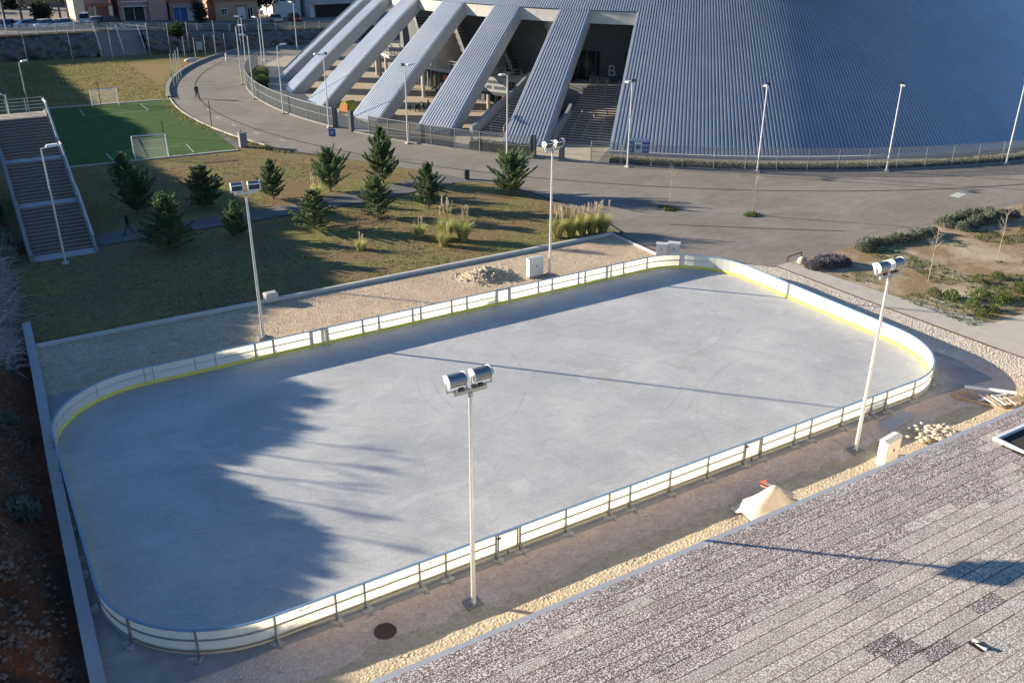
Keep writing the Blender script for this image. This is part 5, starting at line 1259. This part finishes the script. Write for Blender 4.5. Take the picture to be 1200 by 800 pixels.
mb.cyl((-.8, -.076, 1.78), (-.8, -.085, 1.78), .08, n=10); mb.cyl((.8, -.076, 1.78), (.8, -.085, 1.78), .08, n=10)
mb.build('blue_emblem', M['blue_sign'], pb)
bo = thing('boulder', (25.55, 6.05, 0), 'pale round boulder at the corner of the planting bed', 'boulder')
mb = MB()
for j in range(7):
    for i in range(12):
        a = i*math.pi/6; e = R_(-20+j*18); k = math.cos(e)*(.34+.05*noise.noise(Vector((i*.9, j*.8, 3)))); mb.v.append((k*math.cos(a), k*math.sin(a)*.85, .12+.3*math.sin(e)))
mb.f = [(j*12+i, j*12+(i+1) % 12, j*12+12+(i+1) % 12, j*12+12+i) for j in range(6) for i in range(12)]+[tuple(72+i for i in range(12))]; mb.mi = [0]*len(mb.f); mb.build('stone', M['rockw'], bo, True)
rr_ = thing('low_rail', (25.6, 6.75, 0), 'low black metal rail at the corner of the planting bed', 'rail', None, .12)
mb = MB(); mb.bar((-.75, 0, .35), (.75, 0, .35), .05, .05); mb.build('top_bar', M['black'], rr_)
for x in (-.75, .75): MB().bar((x, 0, 0), (x, 0, .37), .05, .05).build('leg', M['black'], rr_)
ky = thing('round_kiosk', (18.9, 69.2, 0), 'rounded olive-yellow kiosk with orange front beneath the grey legs', 'kiosk', None, .4, .8)
mb = MB()
for a in range(13): t_ = R_(a*15); mb.v += [(-.9, 1.05*math.cos(t_), .35+1.45*math.sin(t_)), (.9, 1.05*math.cos(t_), .35+1.45*math.sin(t_))]
mb.f = [(2*i, 2*i+1, 2*i+3, 2*i+2) for i in range(12)]+[tuple(2*i for i in range(13)), tuple(2*i+1 for i in range(12, -1, -1))]; mb.mi = [0]*len(mb.f); mb.build('shell', M['yellow'], ky)
MB().box((-1.0, -.75, .3), (-.91, .75, 1.35)).build('orange_front', M['orange'], ky); MB().box((-.95, -1.1, 0), (.95, 1.1, .34)).build('base', M['black'], ky)
def cafe(x, y, rz, label):
    t = thing('cafe_table', (x, y, .01), label, 'table', 'terrace tables under the legs', rz)
    MB().box((-.45, -.45, .72), (.45, .45, .76)).build('table_top', M['black'], t)
    for a in (-1, 1):
        for b in (-1, 1): MB().box((a*.38-.03, b*.38-.03, 0), (a*.38+.03, b*.38+.03, .72)).build('leg', M['black'], t)
def chair(x, y, rz, label):
    t = thing('cafe_chair', (x, y, .01), label, 'chair', 'terrace chairs under the legs', rz)
    MB().box((-.24, -.24, .42), (.24, .24, .47)).build('seat', M['black'], t); MB().box((-.24, .2, .47), (.24, .25, .92)).build('backrest', M['black'], t)
    for a in (-1, 1):
        for b in (-1, 1): MB().box((a*.2-.02, b*.2-.02, 0), (a*.2+.02, b*.2+.02, .42)).build('leg', M['black'], t)
for i, (x, y) in enumerate(((26.2, 66.6), (27.8, 65.2), (29.2, 66.8))):
    cafe(x, y, .4, 'black square terrace table on the beige plaza beneath the legs')
    for k in range(3): a = k*2.1+.3; chair(x+.85*math.cos(a), y+.85*math.sin(a), a-math.pi/2, 'black terrace chair at the tables beneath the legs')
wb = thing('white_bin', (19.9, 67.4, 0), 'low white rounded bin beside the olive kiosk', 'bin'); MB().cyl((0, 0, 0), (0, 0, .75), .55, .5, 14).build('body', M['whitep'], wb); MB().cyl((0, 0, .75), (0, 0, .92), .52, .25, 14).build('lid', M['whitep'], wb)

# ---------------------------------------------------------------- people
def person(x, y, rz, label, stride=.32, cols=('jacket', 'jeans')):
    t = thing('person', (x, y, 0), label, 'person', None, rz)
    J = {'pel': (0, 0, .93, .13), 'wai': (0, .01, 1.1, .13), 'che': (0, .02, 1.32, .16), 'nec': (0, .03, 1.48, .06), 'hd0': (0, .05, 1.58, .085), 'hd1': (0, .05, 1.70, .08),
         'lh': (-.1, 0, .88, .10), 'lk': (-.1, stride*.6, .50, .07), 'la': (-.1, stride*.95, .09, .045), 'lt': (-.1, stride*.95+.17, .04, .04),
         'rh': (.1, 0, .88, .10), 'rk': (.1, -stride*.25, .48, .07), 'ra': (.1, -stride*1.1, .12, .045), 'rt': (.1, -stride*1.1+.15, .04, .04),
         'ls': (-.2, .02, 1.40, .07), 'le': (-.26, -.06, 1.13, .05), 'lw': (-.25, .06, .9, .036), 'lf': (-.25, .09, .81, .035),
         'rs': (.2, .02, 1.40, .07), 're': (.26, .02, 1.12, .05), 'rw': (.25, .2, .95, .036), 'rf': (.25, .26, .88, .035)}
    E = [('pel', 'wai'), ('wai', 'che'), ('che', 'nec'), ('nec', 'hd0'), ('hd0', 'hd1'), ('pel', 'lh'), ('lh', 'lk'), ('lk', 'la'), ('la', 'lt'), ('pel', 'rh'), ('rh', 'rk'), ('rk', 'ra'), ('ra', 'rt'),
         ('che', 'ls'), ('ls', 'le'), ('le', 'lw'), ('lw', 'lf'), ('che', 'rs'), ('rs', 're'), ('re', 'rw'), ('rw', 'rf')]
    ks = list(J); me = bpy.data.meshes.new('body'); me.from_pydata([J[k][:3] for k in ks], [(ks.index(a), ks.index(b)) for a, b in E], [])
    o = bpy.data.objects.new('tmpbody', me); COL.objects.link(o); md = o.modifiers.new('s', 'SKIN'); 
    for i, k in enumerate(ks): sv = me.skin_vertices[0].data[i]; sv.radius = (J[k][3], J[k][3]*(.8 if k in ('che', 'wai', 'pel') else 1)); sv.use_root = (k == 'pel')
    ss = o.modifiers.new('u', 'SUBSURF'); ss.levels = 2
    bpy.context.view_layer.update(); m2 = bpy.data.meshes.new_from_object(o.evaluated_get(bpy.context.evaluated_depsgraph_get())); bpy.data.objects.remove(o)
    m2.materials.clear()
    for k in (cols[0], cols[1], 'skin', 'black', 'hair'): m2.materials.append(M[k])
    for p in m2.polygons:
        c = p.center; p.use_smooth = True
        p.material_index = 3 if c.z < .10 else 1 if c.z < .93 and abs(c.x) < .2 else 2 if (c.z > 1.50 and not (c.z > 1.66 or c.y < .03)) or (abs(c.x) > .2 and c.z < .9) else 4 if c.z > 1.5 else 0
    link('body', m2, t)
person(-11.8, 34.6, R_(70), 'person in dark jacket and jeans walking on the footpath in the shade')
person(5.9, 87.3, R_(200), 'small distant person in dark clothes running on the ring road', .36, ('jacket', 'jacket'))
